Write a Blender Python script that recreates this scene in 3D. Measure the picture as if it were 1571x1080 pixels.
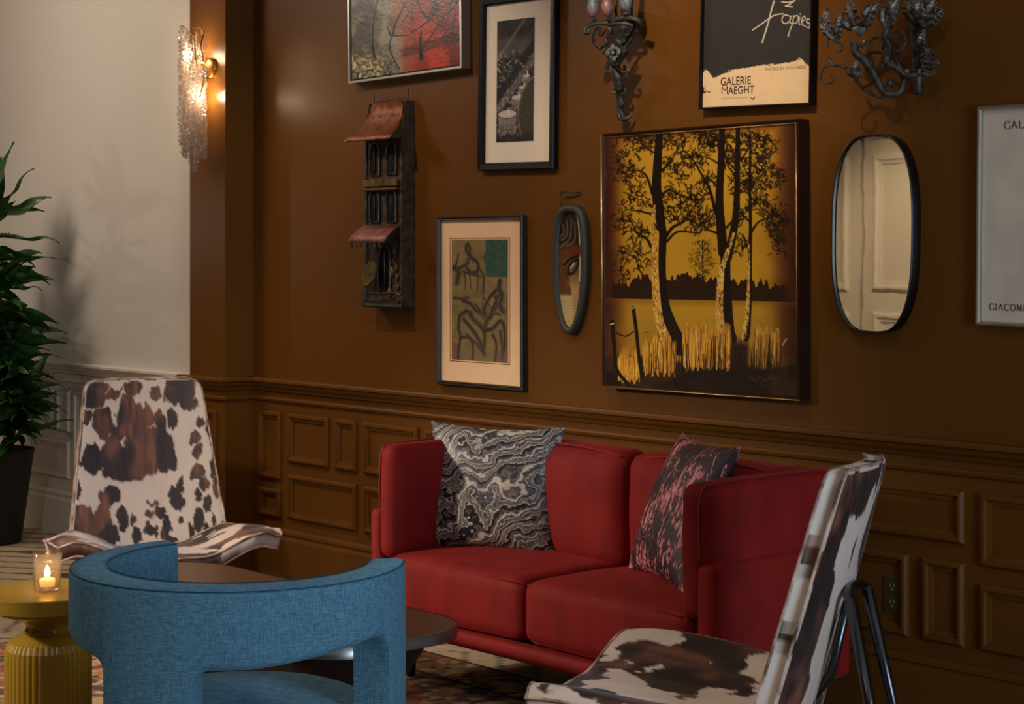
import bpy, bmesh, math, random
import numpy as np
from mathutils import Vector, Matrix
R = math.radians
for o in list(bpy.data.objects): bpy.data.objects.remove(o)
scn = bpy.context.scene
col = scn.collection

# ------------------------------------------------------------------ camera
F, HZ, EYE = 2800.0, 387.0, 1.55           # focal length and horizon row for a 1571x1080 frame
CX, CY = 5.5, -4.955                       # camera stands here; the gallery wall is the plane y = 0
_n = math.hypot(2485, 2800); CO, SI = 2485/_n, 2800/_n
cd = bpy.data.cameras.new('camera'); cam = bpy.data.objects.new('camera', cd); col.objects.link(cam)
cam.location = (CX, CY, EYE)
fwd = Vector((-SI, CO, 0)); cam.rotation_euler = fwd.to_track_quat('-Z', 'Y').to_euler()
cd.sensor_width = 36; cd.lens = 36*F/1571; cd.shift_y = -(540-HZ)/1571
cd.clip_start = .05
scn.camera = cam
try: scn.cycles.transparent_max_bounces = 24
except Exception: pass

# ------------------------------------------------------------------ world, lights, exposure
scn.view_settings.view_transform = 'Standard'
try: scn.view_settings.look = 'None'
except Exception: pass
scn.view_settings.gamma = 1; scn.view_settings.use_curve_mapping = False
scn.view_settings.exposure = 0.0
w = bpy.data.worlds.new('world'); scn.world = w; w.use_nodes = True
w.node_tree.nodes['Background'].inputs[0].default_value = (1.0, .82, .62, 1)
w.node_tree.nodes['Background'].inputs[1].default_value = .02

def light(kind, name, loc, energy, color, aim=None, size=.1, size_y=None, spot=60, blend=.6):
    d = bpy.data.lights.new(name, kind); d.energy = energy; d.color = color
    if kind == 'AREA':
        d.size = size
        if size_y: d.shape = 'RECTANGLE'; d.size_y = size_y
    else: d.shadow_soft_size = size
    if kind == 'SPOT': d.spot_size = R(spot); d.spot_blend = blend
    o = bpy.data.objects.new(name, d); col.objects.link(o); o.location = loc
    if aim: o.rotation_euler = (Vector(aim)-Vector(loc)).to_track_quat('-Z', 'Y').to_euler()
    return o
WARM = (1, .80, .58); COOL = (.62, .8, 1)
light('SPOT', 'spot_light', (1.3, -1.7, 3.5), 205, WARM, (1.0, 0, 2.15), .05, spot=50, blend=1)
light('SPOT', 'spot_light', (3.1, -1.9, 3.5), 22, WARM, (1.9, 0, 1.9), .05, spot=50, blend=1)
light('SPOT', 'spot_light', (-.6, -1.9, 3.5), 105, WARM, (-.7, 0, 1.5), .06, spot=66, blend=1)
light('SPOT', 'pilaster_fill_light', (-.2, -.5, 3.4), 34, (1, .86, .72), (-1.98, -.08, 1.5), .06, spot=46, blend=.9)  # added light that lifts the pilaster's side face, not a known lamp
light('SPOT', 'key_light', (-1.9, -5.6, 2.7), 1000, (1, .86, .70), (.0, -1.25, .3), .18, spot=34, blend=.9)
light('SPOT', 'chair_light', (1.9, -4.6, 3.3), 350, (1, .88, .76), (-.9, -1.35, .6), .12, spot=34, blend=.9)
light('SPOT', 'spot_light', (1.9, -3.0, 3.5), 120, (1, .88, .74), (2.1, -1.5, .4), .12, spot=30, blend=1)  # spot added to light the front of the right lounge chair
light('SPOT', 'spot_light', (.3, -5.3, 3.3), 90, (1, .90, .80), (1.5, -2.5, .6), .12, spot=24, blend=.9)  # unseen spot added to brighten the blue chair
light('AREA', 'hall_ceiling_light', (-3.3, -2.1, 3.5), 43, (1, .86, .73), (-3.0, -.2, .8), .8)
light('SPOT', 'hall_lamp', (-5.1, -1.75, 1.75), 10, (1, .84, .68), (-3.4, -.1, 1.3), .03, spot=75, blend=.8)
light('AREA', 'window_daylight', (7.0, -2.3, 1.5), 140, COOL, (0, -2.3, 1.1), 1.4, 1.7)
light('AREA', 'room_ceiling_light', (3.6, -5.4, 3.5), 14, (1, .88, .74), (1.0, -2.4, .4), 1.2)
light('SPOT', 'door_spot_light', (-1.9, -4.7, 3.3), 190, (1, .87, .70), (-2.8, -6.5, 1.2), .1, spot=58, blend=.8)

# ------------------------------------------------------------------ pixel <-> room helpers (1571x1080)
def wall(px, py, y=0.0):                  # the point of the vertical plane y that the picture shows there
    k = (px-785.5)/F; d = (y-CY)/(CO+SI*k)
    return Vector((CX+d*(CO*k-SI), y, EYE-(py-HZ)*d/F))
def ground(px, py, z=0.0):
    d = (EYE-z)*F/(py-HZ); k = (px-785.5)/F
    return Vector((CX+d*(CO*k-SI), CY+d*(CO+SI*k), z))
def camxy(r, d): return Vector((CX+CO*r-SI*d, CY+SI*r+CO*d, 0))

# ------------------------------------------------------------------ materials
def lin(c): return tuple(((v/255.0)/12.92 if v/255.0 <= .04045 else ((v/255.0+.055)/1.055)**2.4) for v in c)
MATS = {}
def mat(name, rgb=(200,200,200), rough=.6, metal=0, spec=.5, emit=None, estr=0, bump=None, var=None, sheen=0,
        trans=0, ior=1.45, attr=False, coat=0, wave=None):
    if name in MATS: return MATS[name]
    m = bpy.data.materials.new(name); m.use_nodes = True; nt = m.node_tree; N = nt.nodes; L = nt.links
    b = N['Principled BSDF']
    b.inputs['Base Color'].default_value = (*lin(rgb), 1); b.inputs['Roughness'].default_value = rough
    b.inputs['Metallic'].default_value = metal; b.inputs['Specular IOR Level'].default_value = spec
    b.inputs['IOR'].default_value = ior; b.inputs['Transmission Weight'].default_value = trans
    b.inputs['Coat Weight'].default_value = coat
    if sheen:
        b.inputs['Sheen Weight'].default_value = sheen; b.inputs['Sheen Roughness'].default_value = .35
        b.inputs['Sheen Tint'].default_value = (*[min(1, v*2.2+.05) for v in lin(rgb)], 1)
    if emit: b.inputs['Emission Color'].default_value = (*lin(emit), 1); b.inputs['Emission Strength'].default_value = estr
    tc = N.new('ShaderNodeTexCoord')
    src = None
    if attr:
        a = N.new('ShaderNodeAttribute'); a.attribute_name = 'paint'; src = a.outputs['Color']
    if var:                                  # (scale, amount, rgb2, stretch)
        sc, amt, rgb2, st = var
        mp = N.new('ShaderNodeMapping'); mp.inputs['Scale'].default_value = st; L.new(tc.outputs['Object'], mp.inputs[0])
        n = N.new('ShaderNodeTexNoise'); n.inputs['Scale'].default_value = sc; n.inputs['Detail'].default_value = 5; L.new(mp.outputs[0], n.inputs[0])
        r = N.new('ShaderNodeMapRange'); r.inputs[1].default_value = .35; r.inputs[2].default_value = .65; r.inputs[4].default_value = amt
        L.new(n.outputs[0], r.inputs[0])
        mx = N.new('ShaderNodeMix'); mx.data_type = 'RGBA'; L.new(r.outputs[0], mx.inputs[0])
        if src: L.new(src, mx.inputs[6])
        else: mx.inputs[6].default_value = (*lin(rgb), 1)
        mx.inputs[7].default_value = (*lin(rgb2), 1); src = mx.outputs[2]
    if src: L.new(src, b.inputs['Base Color'])
    if bump:                                 # (scale, strength, distance, stretch)
        sc, s, dist, st = bump
        mp = N.new('ShaderNodeMapping'); mp.inputs['Scale'].default_value = st; L.new(tc.outputs['Object'], mp.inputs[0])
        n = N.new('ShaderNodeTexNoise'); n.inputs['Scale'].default_value = sc; n.inputs['Detail'].default_value = 4; L.new(mp.outputs[0], n.inputs[0])
        bp = N.new('ShaderNodeBump'); bp.inputs['Strength'].default_value = s; bp.inputs['Distance'].default_value = dist
        L.new(n.outputs[0], bp.inputs['Height']); L.new(bp.outputs[0], b.inputs['Normal'])
    MATS[name] = m; return m
def node_glass(name, tint=(255,255,255), refl=.25, base=.04):
    m = bpy.data.materials.new(name); m.use_nodes = True; nt = m.node_tree; N = nt.nodes; L = nt.links
    for n in list(N): N.remove(n)
    out = N.new('ShaderNodeOutputMaterial'); t = N.new('ShaderNodeBsdfTransparent'); g = N.new('ShaderNodeBsdfGlossy')
    g.inputs['Roughness'].default_value = .02; t.inputs[0].default_value = (*lin(tint), 1)
    lw = N.new('ShaderNodeFresnel'); lw.inputs[0].default_value = 1.5
    ge = N.new('ShaderNodeNewGeometry'); iv = N.new('ShaderNodeMath'); iv.operation = 'MULTIPLY_ADD'; iv.inputs[1].default_value = -1; iv.inputs[2].default_value = 1; L.new(ge.outputs['Backfacing'], iv.inputs[0])
    fm = N.new('ShaderNodeMath'); fm.operation = 'MULTIPLY'; L.new(lw.outputs[0], fm.inputs[0]); L.new(iv.outputs[0], fm.inputs[1])
    mx = N.new('ShaderNodeMixShader'); L.new(fm.outputs[0], mx.inputs[0]); L.new(t.outputs[0], mx.inputs[1]); L.new(g.outputs[0], mx.inputs[2])
    L.new(mx.outputs[0], out.inputs[0]); return m
one = (1, 1, 1)
M_brown = mat('brown_wall_paint', (95, 58, 19), .38, spec=.2, bump=(60, .08, .002, one))
M_white = mat('cream_wall_paint', (206, 196, 182), .5, bump=(60, .06, .002, one))
M_ceil = mat('ceiling_paint', (215, 205, 190), .8, bump=(40, .1, .002, one))
M_door = mat('cream_door_paint', (226, 208, 178), .4, bump=(40, .05, .002, one))
M_red = mat('red_velvet', (138, 27, 23), .72, sheen=.3, spec=.25, bump=(120, .25, .002, (1, 1, .35)), var=(9, .6, (104, 18, 18), (1, 1, .5)))
M_redpipe = mat('red_piping', (128, 22, 26), .7, sheen=.3, bump=(200, .2, .001, one))
M_blackmetal = mat('dark_metal', (84, 84, 88), .26, metal=1, bump=(80, .05, .001, one))
M_steel = mat('brushed_steel', (150, 148, 146), .34, metal=.95, bump=(90, .1, .001, (1, 1, 8)))
M_silver = mat('silver_frame', (186, 180, 170), .32, metal=.9, bump=(120, .15, .001, one))
M_blackframe = mat('black_lacquer', (14, 12, 12), .4, spec=.25, bump=(80, .05, .001, one))
M_pewter = mat('pewter_frame', (66, 54, 42), .42, metal=.5, bump=(90, .3, .002, one), var=(30, .6, (40, 34, 28), one))
M_gold = mat('gilt_brass', (196, 140, 66), .28, metal=1, bump=(60, .1, .001, one))
M_bronzeframe = mat('bronze_frame', (52, 30, 20), .35, metal=.5, bump=(80, .1, .001, one))
M_goldedge = mat('gold_edge', (214, 170, 104), .3, metal=.9, bump=(80, .1, .001, one))
M_iron = mat('wrought_iron', (38, 36, 36), .55, metal=.5, bump=(90, .5, .003, one), var=(40, .8, (92, 86, 78), one))
M_ironblue = mat('verdigris_iron', (58, 70, 76), .55, metal=.3, bump=(90, .5, .003, one), var=(50, .9, (168, 160, 140), one))
M_leafiron = mat('leaf_iron', (58, 50, 48), .42, metal=.55, bump=(110, .6, .003, one), var=(46, .75, (150, 142, 134), one))  # pale noise in the colour stands in for metallic highlights
M_matpink = mat('mat_board', (242, 224, 206), .8, bump=(200, .05, .0005, one))
M_mattan = mat('mat_board_tan', (240, 200, 158), .8, bump=(200, .05, .0005, one))
M_print = mat('printed_paper', attr=True, rough=.7, bump=(200, .05, .0005, one))
M_varnish = mat('varnished_paint', attr=True, rough=.28, bump=(70, .35, .002, one))
M_ink = mat('printing_ink', (52, 36, 28), .8, bump=(200, .05, .0003, one))
M_inkgrey = mat('grey_ink', (92, 84, 78), .8, bump=(200, .05, .0003, one))
M_hide = mat('cowhide', attr=True, rough=.55, sheen=.15, bump=(180, .35, .002, (1, 1, .3)))
M_hidepipe = mat('cowhide_piping', (206, 176, 156), .6, bump=(150, .2, .001, one), var=(14, 1, (96, 62, 48), one))
M_copper = mat('aged_copper', (132, 74, 40), .5, metal=.55, bump=(50, .6, .004, one), var=(26, .9, (84, 44, 34), one))
M_darkwood = mat('burnt_metal', (50, 36, 28), .6, metal=.3, bump=(70, .7, .004, one), var=(34, .8, (92, 68, 36), one))
M_brassy = mat('patinated_brass', (120, 92, 44), .5, metal=.5, bump=(60, .5, .003, one), var=(30, .9, (64, 48, 30), one))
M_pod = mat('charcoal_wood', (48, 46, 42), .55, bump=(60, .3, .002, (1, 1, .2)))
M_mirror = mat('mirror_silver', (238, 232, 222), .015, metal=1, bump=(2.2, .02, .02, one))
M_tabletop = mat('brown_stone_top', (92, 62, 40), .35, bump=(30, .05, .001, one), var=(5, .6, (92, 66, 46), one))
M_tablebase = mat('dark_table_base', (34, 26, 20), .5, bump=(40, .2, .002, one))
M_yellow = mat('mustard_lacquer', (172, 136, 42), .24, coat=.3, bump=(30, .03, .001, one))
M_pot = mat('black_pot', (22, 19, 17), .55, bump=(50, .2, .002, one))
M_soil = mat('potting_soil', (40, 28, 20), .95, bump=(60, 1, .01, one))
M_leaf = mat('green_leaf', (46, 84, 32), .38, bump=(40, .3, .002, (4, .4, 1)), var=(12, .7, (28, 54, 26), one))
M_stem = mat('cane_bark', (84, 68, 44), .8, bump=(50, .7, .004, (1, 1, 3)))
M_wax = mat('candle_wax', (250, 214, 160), .5, emit=(255, 170, 80), estr=.9, bump=(20, .05, .001, one))
M_flame = mat('candle_flame', (255, 200, 120), .5, emit=(255, 190, 100), estr=26, bump=(20, .01, .001, one))
M_bulb = mat('lit_bulb', (255, 230, 200), .4, emit=(255, 214, 160), estr=60, bump=(20, .01, .001, one))
M_outlet = mat('brown_outlet_plate', (70, 52, 34), .45, bump=(40, .05, .001, one))
M_slot = mat('outlet_socket', (150, 128, 92), .5, bump=(40, .05, .001, one))
M_pane = node_glass('picture_glass')
M_tumbler = None
def crystal_mat(nm='crystal_glass', dif=.16, gl=.9):
    m = bpy.data.materials.new(nm); m.use_nodes = True; nt = m.node_tree; N = nt.nodes; L = nt.links
    for n in list(N): N.remove(n)
    out = N.new('ShaderNodeOutputMaterial'); t = N.new('ShaderNodeBsdfTransparent'); g = N.new('ShaderNodeBsdfGlossy'); d = N.new('ShaderNodeBsdfTranslucent')
    t.inputs[0].default_value = (.93, .9, .87, 1); g.inputs['Roughness'].default_value = .06; d.inputs[0].default_value = (.9, .84, .78, 1)
    lw = N.new('ShaderNodeFacing') if False else N.new('ShaderNodeLayerWeight'); lw.inputs[0].default_value = .35
    a = N.new('ShaderNodeMixShader'); a.inputs[0].default_value = dif; L.new(t.outputs[0], a.inputs[1]); L.new(d.outputs[0], a.inputs[2])
    b = N.new('ShaderNodeMixShader'); mm = N.new('ShaderNodeMath'); mm.operation = 'MULTIPLY'; mm.inputs[1].default_value = gl; L.new(lw.outputs['Facing'], mm.inputs[0]); L.new(mm.outputs[0], b.inputs[0]); L.new(a.outputs[0], b.inputs[1]); L.new(g.outputs[0], b.inputs[2])
    L.new(b.outputs[0], out.inputs[0]); return m
M_crystal = crystal_mat(); M_tumbler = crystal_mat('cut_glass', .05, .75)
def weave_mat(name, rgb, rgb2, sc):
    m = mat(name, rgb, .85, sheen=.3, spec=.2)
    nt = m.node_tree; N = nt.nodes; L = nt.links; b = N['Principled BSDF']; tc = N.new('ShaderNodeTexCoord')
    outs = []
    for st in ((sc, sc, sc*.12), (sc*.10, sc*.10, sc)):
        mp = N.new('ShaderNodeMapping'); mp.inputs['Scale'].default_value = st; L.new(tc.outputs['Object'], mp.inputs[0])
        n = N.new('ShaderNodeTexNoise'); n.inputs['Scale'].default_value = 1; n.inputs['Detail'].default_value = 2; L.new(mp.outputs[0], n.inputs[0]); outs.append(n.outputs[0])
    ad = N.new('ShaderNodeMath'); ad.operation = 'ADD'; L.new(outs[0], ad.inputs[0]); L.new(outs[1], ad.inputs[1])
    r = N.new('ShaderNodeMapRange'); r.inputs[1].default_value = .8; r.inputs[2].default_value = 1.2; L.new(ad.outputs[0], r.inputs[0])
    mx = N.new('ShaderNodeMix'); mx.data_type = 'RGBA'; L.new(r.outputs[0], mx.inputs[0]); mx.inputs[6].default_value = (*lin(rgb2), 1); mx.inputs[7].default_value = (*lin(rgb), 1)
    L.new(mx.outputs[2], b.inputs['Base Color'])
    bp = N.new('ShaderNodeBump'); bp.inputs['Strength'].default_value = .4; bp.inputs['Distance'].default_value = .002; L.new(ad.outputs[0], bp.inputs['Height']); L.new(bp.outputs[0], b.inputs['Normal'])
    return m
M_blue = weave_mat('blue_woven_fabric', (98, 140, 162), (64, 106, 128), 420)

# ------------------------------------------------------------------ mesh helpers
def tag(o, label=None, cat=None, group=None, kind=None):
    if label: o['label'] = label
    if cat: o['category'] = cat
    if group: o['group'] = group
    if kind: o['kind'] = kind
    return o
def thing(name, loc, label, cat, rotz=0, group=None):
    o = bpy.data.objects.new(name, None); o.empty_display_size = .05; col.objects.link(o)
    o.location = loc; o.rotation_euler = (0, 0, rotz); return tag(o, label, cat, group)
def mobj(name, verts, faces, m, parent=None, smooth=False, world=False, colors=None):
    """world=True: verts are room coordinates; they are stored relative to the (unrotated) parent"""
    if world and parent:
        p = parent.location if parent.parent is None else Vector((0, 0, 0))
        if parent.parent is not None: p = parent.parent.location + parent.location
        verts = [(v[0]-p[0], v[1]-p[1], v[2]-p[2]) for v in verts]
    me = bpy.data.meshes.new(name); me.from_pydata([tuple(v) for v in verts], [], faces); me.materials.append(m)
    if smooth: me.polygons.foreach_set('use_smooth', [True]*len(me.polygons))
    if colors is not None:
        a = me.color_attributes.new('paint', 'FLOAT_COLOR', 'POINT')
        c = np.ones((len(verts), 4), np.float32); c[:, :3] = colors; a.data.foreach_set('color', c.ravel())
    me.validate(); me.update()
    o = bpy.data.objects.new(name, me); col.objects.link(o); o.parent = parent; return o
def join(parts):
    V, Fc = [], []
    for v, f in parts:
        k = len(V); V += [tuple(p) for p in v]; Fc += [tuple(i+k for i in q) for q in f]
    return V, Fc
def box(x0, x1, y0, y1, z0, z1):
    v = [(x0,y0,z0),(x1,y0,z0),(x1,y1,z0),(x0,y1,z0),(x0,y0,z1),(x1,y0,z1),(x1,y1,z1),(x0,y1,z1)]
    return v, [(3,2,1,0),(4,5,6,7),(0,1,5,4),(1,2,6,5),(2,3,7,6),(3,0,4,7)]
def bevbox(x0, x1, y0, y1, z0, z1, b=.01, seg=2):
    bm = bmesh.new(); bmesh.ops.create_cube(bm, size=1)
    for v in bm.verts: v.co = Vector(((x0+x1)/2+v.co.x*(x1-x0), (y0+y1)/2+v.co.y*(y1-y0), (z0+z1)/2+v.co.z*(z1-z0)))
    bmesh.ops.bevel(bm, geom=bm.edges[:], offset=b, segments=seg, profile=.5, affect='EDGES')
    bm.verts.index_update(); r = ([v.co[:] for v in bm.verts], [tuple(v.index for v in f.verts) for f in bm.faces]); bm.free(); return r
def puff(x0, x1, y0, y1, z0, z1, r=.04, bulge=(.02, .02, .02), n=14, wob=0, seed=1):
    """a soft cushion: rounded box whose six faces swell"""
    bm = bmesh.new(); bmesh.ops.create_cube(bm, size=2)
    bmesh.ops.subdivide_edges(bm, edges=bm.edges[:], cuts=n, use_grid_fill=True)
    h = Vector(((x1-x0)/2, (y1-y0)/2, (z1-z0)/2)); c = Vector(((x1+x0)/2, (y1+y0)/2, (z1+z0)/2)); out = []
    rnd = random.Random(seed); ph = [rnd.uniform(0, 6) for _ in range(6)]
    for v in bm.verts:
        s = [math.copysign(abs(t)**.8, t) for t in v.co]
        p = Vector((s[0]*h.x, s[1]*h.y, s[2]*h.z))
        inn = Vector([max(-(h[i]-r), min(h[i]-r, p[i])) for i in range(3)]); d = p-inn
        if d.length > 1e-6: p = inn+d.normalized()*min(r, d.length) if sum(abs(d[i]) > 1e-6 for i in range(3)) > 1 else p
        q = Vector(p); f = [max(0, 1-(p[i]/h[i])**2) for i in range(3)]
        for i in range(3):
            a, b = [j for j in range(3) if j != i]
            q[i] += math.copysign(1, p[i])*(abs(p[i])/h[i])**2*bulge[i]*math.sqrt(f[a]*f[b]+1e-9)
        if wob:
            wv = math.sin(q.x*23+ph[0]+q.z*9)+math.sin(q.z*31+ph[1]+q.y*11)+math.sin(q.y*27+ph[2]+q.x*13)
            q += v.co.normalized()*wob*wv/3
        out.append((q+c)[:])
    bm.verts.index_update(); fs = [tuple(v.index for v in f.verts) for f in bm.faces]; bm.free(); return out, fs
def smooth_path(P, k=6, closed=False):
    P = [Vector(p) for p in P]; n = len(P); out = []
    for i in range(n if closed else n-1):
        g = (lambda j: P[j % n]) if closed else (lambda j: P[max(0, min(n-1, j))])
        a, b, c, d = g(i-1), g(i), g(i+1), g(i+2)
        for j in range(k):
            t = j/k
            out.append(.5*((2*b)+(c-a)*t+(2*a-5*b+4*c-d)*t*t+(3*b-a-3*c+d)*t**3))
    if not closed: out.append(P[-1])
    return out
def tube(P, r, seg=8, closed=False, cap=True):
    P = [Vector(p) for p in P]; n = len(P); V, Fc = [], []
    rr = r if isinstance(r, (list, tuple)) else [r]*n
    if len(rr) != n: rr = [rr[0]+(rr[-1]-rr[0])*i/(n-1) for i in range(n)]
    up = None
    for i in range(n):
        if closed: t = P[(i+1) % n]-P[i-1]
        else: t = P[min(n-1, i+1)]-P[max(0, i-1)]
        t = t.normalized() if t.length > 1e-9 else Vector((0, 0, 1))
        if up is None: up = t.cross(Vector((.13, .9, .31))).normalized()
        up = (up-t*up.dot(t)).normalized(); sd = t.cross(up)
        for j in range(seg):
            a = 2*math.pi*j/seg; V.append((P[i]+up*math.cos(a)*rr[i]+sd*math.sin(a)*rr[i])[:])
    for i in range(n if closed else n-1):
        for j in range(seg):
            a, b = i*seg+j, i*seg+(j+1) % seg; c, d = ((i+1) % n)*seg+(j+1) % seg, ((i+1) % n)*seg+j
            Fc.append((a, b, c, d))
    if cap and not closed: Fc += [tuple(range(seg))[::-1], tuple((n-1)*seg+j for j in range(seg))]
    return V, Fc
def lathe(prof, seg=48, c=(0, 0, 0), rmod=None):
    V, Fc = [], []
    for i, (r, z) in enumerate(prof):
        for j in range(seg):
            a = 2*math.pi*j/seg; q = r*(rmod(a, z) if rmod else 1); V.append((c[0]+q*math.cos(a), c[1]+q*math.sin(a), c[2]+z))
    for i in range(len(prof)-1):
        for j in range(seg): Fc.append((i*seg+j, i*seg+(j+1) % seg, (i+1)*seg+(j+1) % seg, (i+1)*seg+j))
    if prof[0][0] > 1e-5: Fc.append(tuple(range(seg))[::-1])
    if prof[-1][0] > 1e-5: Fc.append(tuple((len(prof)-1)*seg+j for j in range(seg)))
    return V, Fc
def ball(c, r, nu=10, nv=7, sc=(1, 1, 1), facet=0):
    V, Fc = [], []
    for i in range(1, nv):
        for j in range(nu):
            a = math.pi*i/nv; b = 2*math.pi*j/nu
            V.append((c[0]+r*sc[0]*math.sin(a)*math.cos(b), c[1]+r*sc[1]*math.sin(a)*math.sin(b), c[2]+r*sc[2]*math.cos(a)))
    k = len(V); V += [(c[0], c[1], c[2]+r*sc[2]), (c[0], c[1], c[2]-r*sc[2])]
    for i in range(nv-2):
        for j in range(nu): Fc.append((i*nu+j, (i+1)*nu+j, (i+1)*nu+(j+1) % nu, i*nu+(j+1) % nu))
    for j in range(nu): Fc.append((k, j, (j+1) % nu)); Fc.append((k+1, (nv-2)*nu+(j+1) % nu, (nv-2)*nu+j))
    return V, Fc
def prism(poly, y0, y1):                    # polygon in (x, z), extruded along y
    n = len(poly); V = [(p[0], y0, p[1]) for p in poly]+[(p[0], y1, p[1]) for p in poly]
    return V, [tuple(range(n)), tuple(range(n, 2*n))[::-1]]+[(i, i+n, (i+1) % n+n, (i+1) % n) for i in range(n)]

# ------------------------------------------------------------------ noise and painting helpers
def _h(ix, iy, s):
    n = (ix.astype(np.int64)*374761393+iy.astype(np.int64)*668265263+s*974634777) & 0xffffffff
    n = ((n ^ (n >> 13))*1274126177) & 0xffffffff
    return ((n ^ (n >> 16)) & 0xffff)/65535.0
def vn(x, y, s=0):
    x = np.asarray(x, float); y = np.asarray(y, float); ix = np.floor(x); iy = np.floor(y); fx = x-ix; fy = y-iy
    fx = fx*fx*(3-2*fx); fy = fy*fy*(3-2*fy)
    a = _h(ix, iy, s); b = _h(ix+1, iy, s); c = _h(ix, iy+1, s); d = _h(ix+1, iy+1, s)
    return a+(b-a)*fx+(c-a)*fy+(a-b-c+d)*fx*fy
def fbm(x, y, s=0, o=4):
    t = 0; a = .5; n = 0
    for k in range(o): t = t+a*vn(x*2**k, y*2**k, s+k*17); n += a; a *= .5
    return t/n
def srgb(a):
    a = np.clip(a, 0, 1); return np.where(a <= .04045, a/12.92, ((a+.055)/1.055)**2.4)
def sst(a, b, x): t = np.clip((x-a)/(b-a), 0, 1); return t*t*(3-2*t)
class Paint:
    """a picture rasterised onto the vertices of a fine grid; positions are given 0..1 across and 0..1 down"""
    def __init__(s, W, H):
        s.W, s.H = W, H; s.a = np.zeros((H, W, 3)); s.v, s.u = np.mgrid[0:H, 0:W].astype(float)
        s.v /= H-1; s.u /= W-1; s.asp = 1.0
    def fill(s, m, c):
        c = np.array(c, float)/255; m = np.clip(m, 0, 1)[..., None]; s.a = s.a*(1-m)+c*m
    def seg(s, p, q, w0, w1, c, al=1.0):
        W, H = s.W-1, s.H-1
        x0, y0, x1, y1 = p[0]*W, p[1]*H, q[0]*W, q[1]*H; w = max(w0, w1)+1.5
        i0, i1 = max(0, int(min(x0, x1)-w)), min(s.W, int(max(x0, x1)+w)+2); j0, j1 = max(0, int(min(y0, y1)-w)), min(s.H, int(max(y0, y1)+w)+2)
        if i1 <= i0 or j1 <= j0: return
        Y, X = np.mgrid[j0:j1, i0:i1]; dx, dy = x1-x0, y1-y0; L2 = dx*dx+dy*dy+1e-9
        t = np.clip(((X-x0)*dx+(Y-y0)*dy)/L2, 0, 1); d = np.hypot(X-x0-t*dx, Y-y0-t*dy); r = w0+(w1-w0)*t
        m = (np.clip(r-d+.5, 0, 1)*al)[..., None]; cc = np.array(c, float)/255
        s.a[j0:j1, i0:i1] = s.a[j0:j1, i0:i1]*(1-m)+cc*m
    def line(s, P, w, c, al=1.0, k=5):
        Q = smooth_path([(p[0], p[1], 0) for p in P], k) if len(P) > 2 else [Vector((p[0], p[1], 0)) for p in P]
        n = len(Q)-1; ws = w if isinstance(w, (tuple, list)) else (w, w)
        for i in range(n):
            a = ws[0]+(ws[-1]-ws[0])*i/n; b = ws[0]+(ws[-1]-ws[0])*(i+1)/n
            s.seg(Q[i], Q[i+1], a, b, c, al)
    def mesh(s, name, x0, x1, z0, z1, y, m, parent):
        W, H = s.W, s.H
        V = np.stack([x0+(x1-x0)*s.u, np.full_like(s.u, y), z1-(z1-z0)*s.v], -1).reshape(-1, 3)
        idx = np.arange(W*H).reshape(H, W)
        Fc = np.stack([idx[:-1, :-1], idx[1:, :-1], idx[1:, 1:], idx[:-1, 1:]], -1).reshape(-1, 4)
        me = bpy.data.meshes.new(name); me.vertices.add(len(V)); me.vertices.foreach_set('co', V.ravel().astype(np.float32))
        me.loops.add(Fc.size); me.loops.foreach_set('vertex_index', Fc.ravel().astype(np.int32))
        me.polygons.add(len(Fc)); me.polygons.foreach_set('loop_start', np.arange(0, Fc.size, 4, dtype=np.int32)); me.update(calc_edges=True)
        me.materials.append(m)
        a = me.color_attributes.new('paint', 'FLOAT_COLOR', 'POINT'); c = np.ones((W*H, 4), np.float32); c[:, :3] = srgb(s.a).reshape(-1, 3); a.data.foreach_set('color', c.ravel())
        o = bpy.data.objects.new(name, me); col.objects.link(o); o.parent = parent; return o

# ================================================================== THE ROOM
XL, XR, YB, HC = -9.0, 7.6, -6.6, 3.7
def struct(name, geo, m, smooth=False, parent=None):
    o = mobj(name, geo[0], geo[1], m, parent, smooth)
    if parent is None: o['kind'] = 'structure'
    return o
wall_back = struct('wall_back', box(-1.98, XR, 0, .12, 0, HC), M_brown)
wall_pilaster = struct('wall_pilaster', box(-2.30, -1.98, -.16, .12, 0, HC), M_brown)
wall_left = struct('wall_hall', box(XL, -2.30, -.115, .12, 0, HC), M_white)
wall_side = struct('wall_left', box(XL-.12, XL, YB, .12, 0, HC), M_brown)
wall_front = struct('wall_front', join([box(XL, -4.34, YB-.12, YB, 0, HC), box(-2.36, XR, YB-.12, YB, 0, HC), box(-4.34, -2.36, YB-.12, YB, 2.5, HC)]), M_brown)
# right wall with the window the daylight comes through
wall_right = struct('wall_right', join([box(XR, XR+.12, YB, -2.9, 0, HC), box(XR, XR+.12, -.9, .12, 0, HC), box(XR, XR+.12, -2.9, -.9, 0, .6), box(XR, XR+.12, -2.9, -.9, 2.5, HC)]), M_brown)
win = struct('window_1', join([box(XR, XR+.1, -2.9, -2.84, .6, 2.5), box(XR, XR+.1, -.96, -.9, .6, 2.5), box(XR, XR+.1, -2.84, -.96, .6, .66), box(XR, XR+.1, -2.84, -.96, 2.44, 2.5), box(XR+.02, XR+.08, -1.93, -1.87, .66, 2.44)]), M_white)
mobj('pane', *box(XR+.045, XR+.05, -2.84, -.96, .66, 2.44), M_pane, win)
ceiling = struct('ceiling', box(XL, XR, YB, .12, HC, HC+.1), M_ceil)
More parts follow.
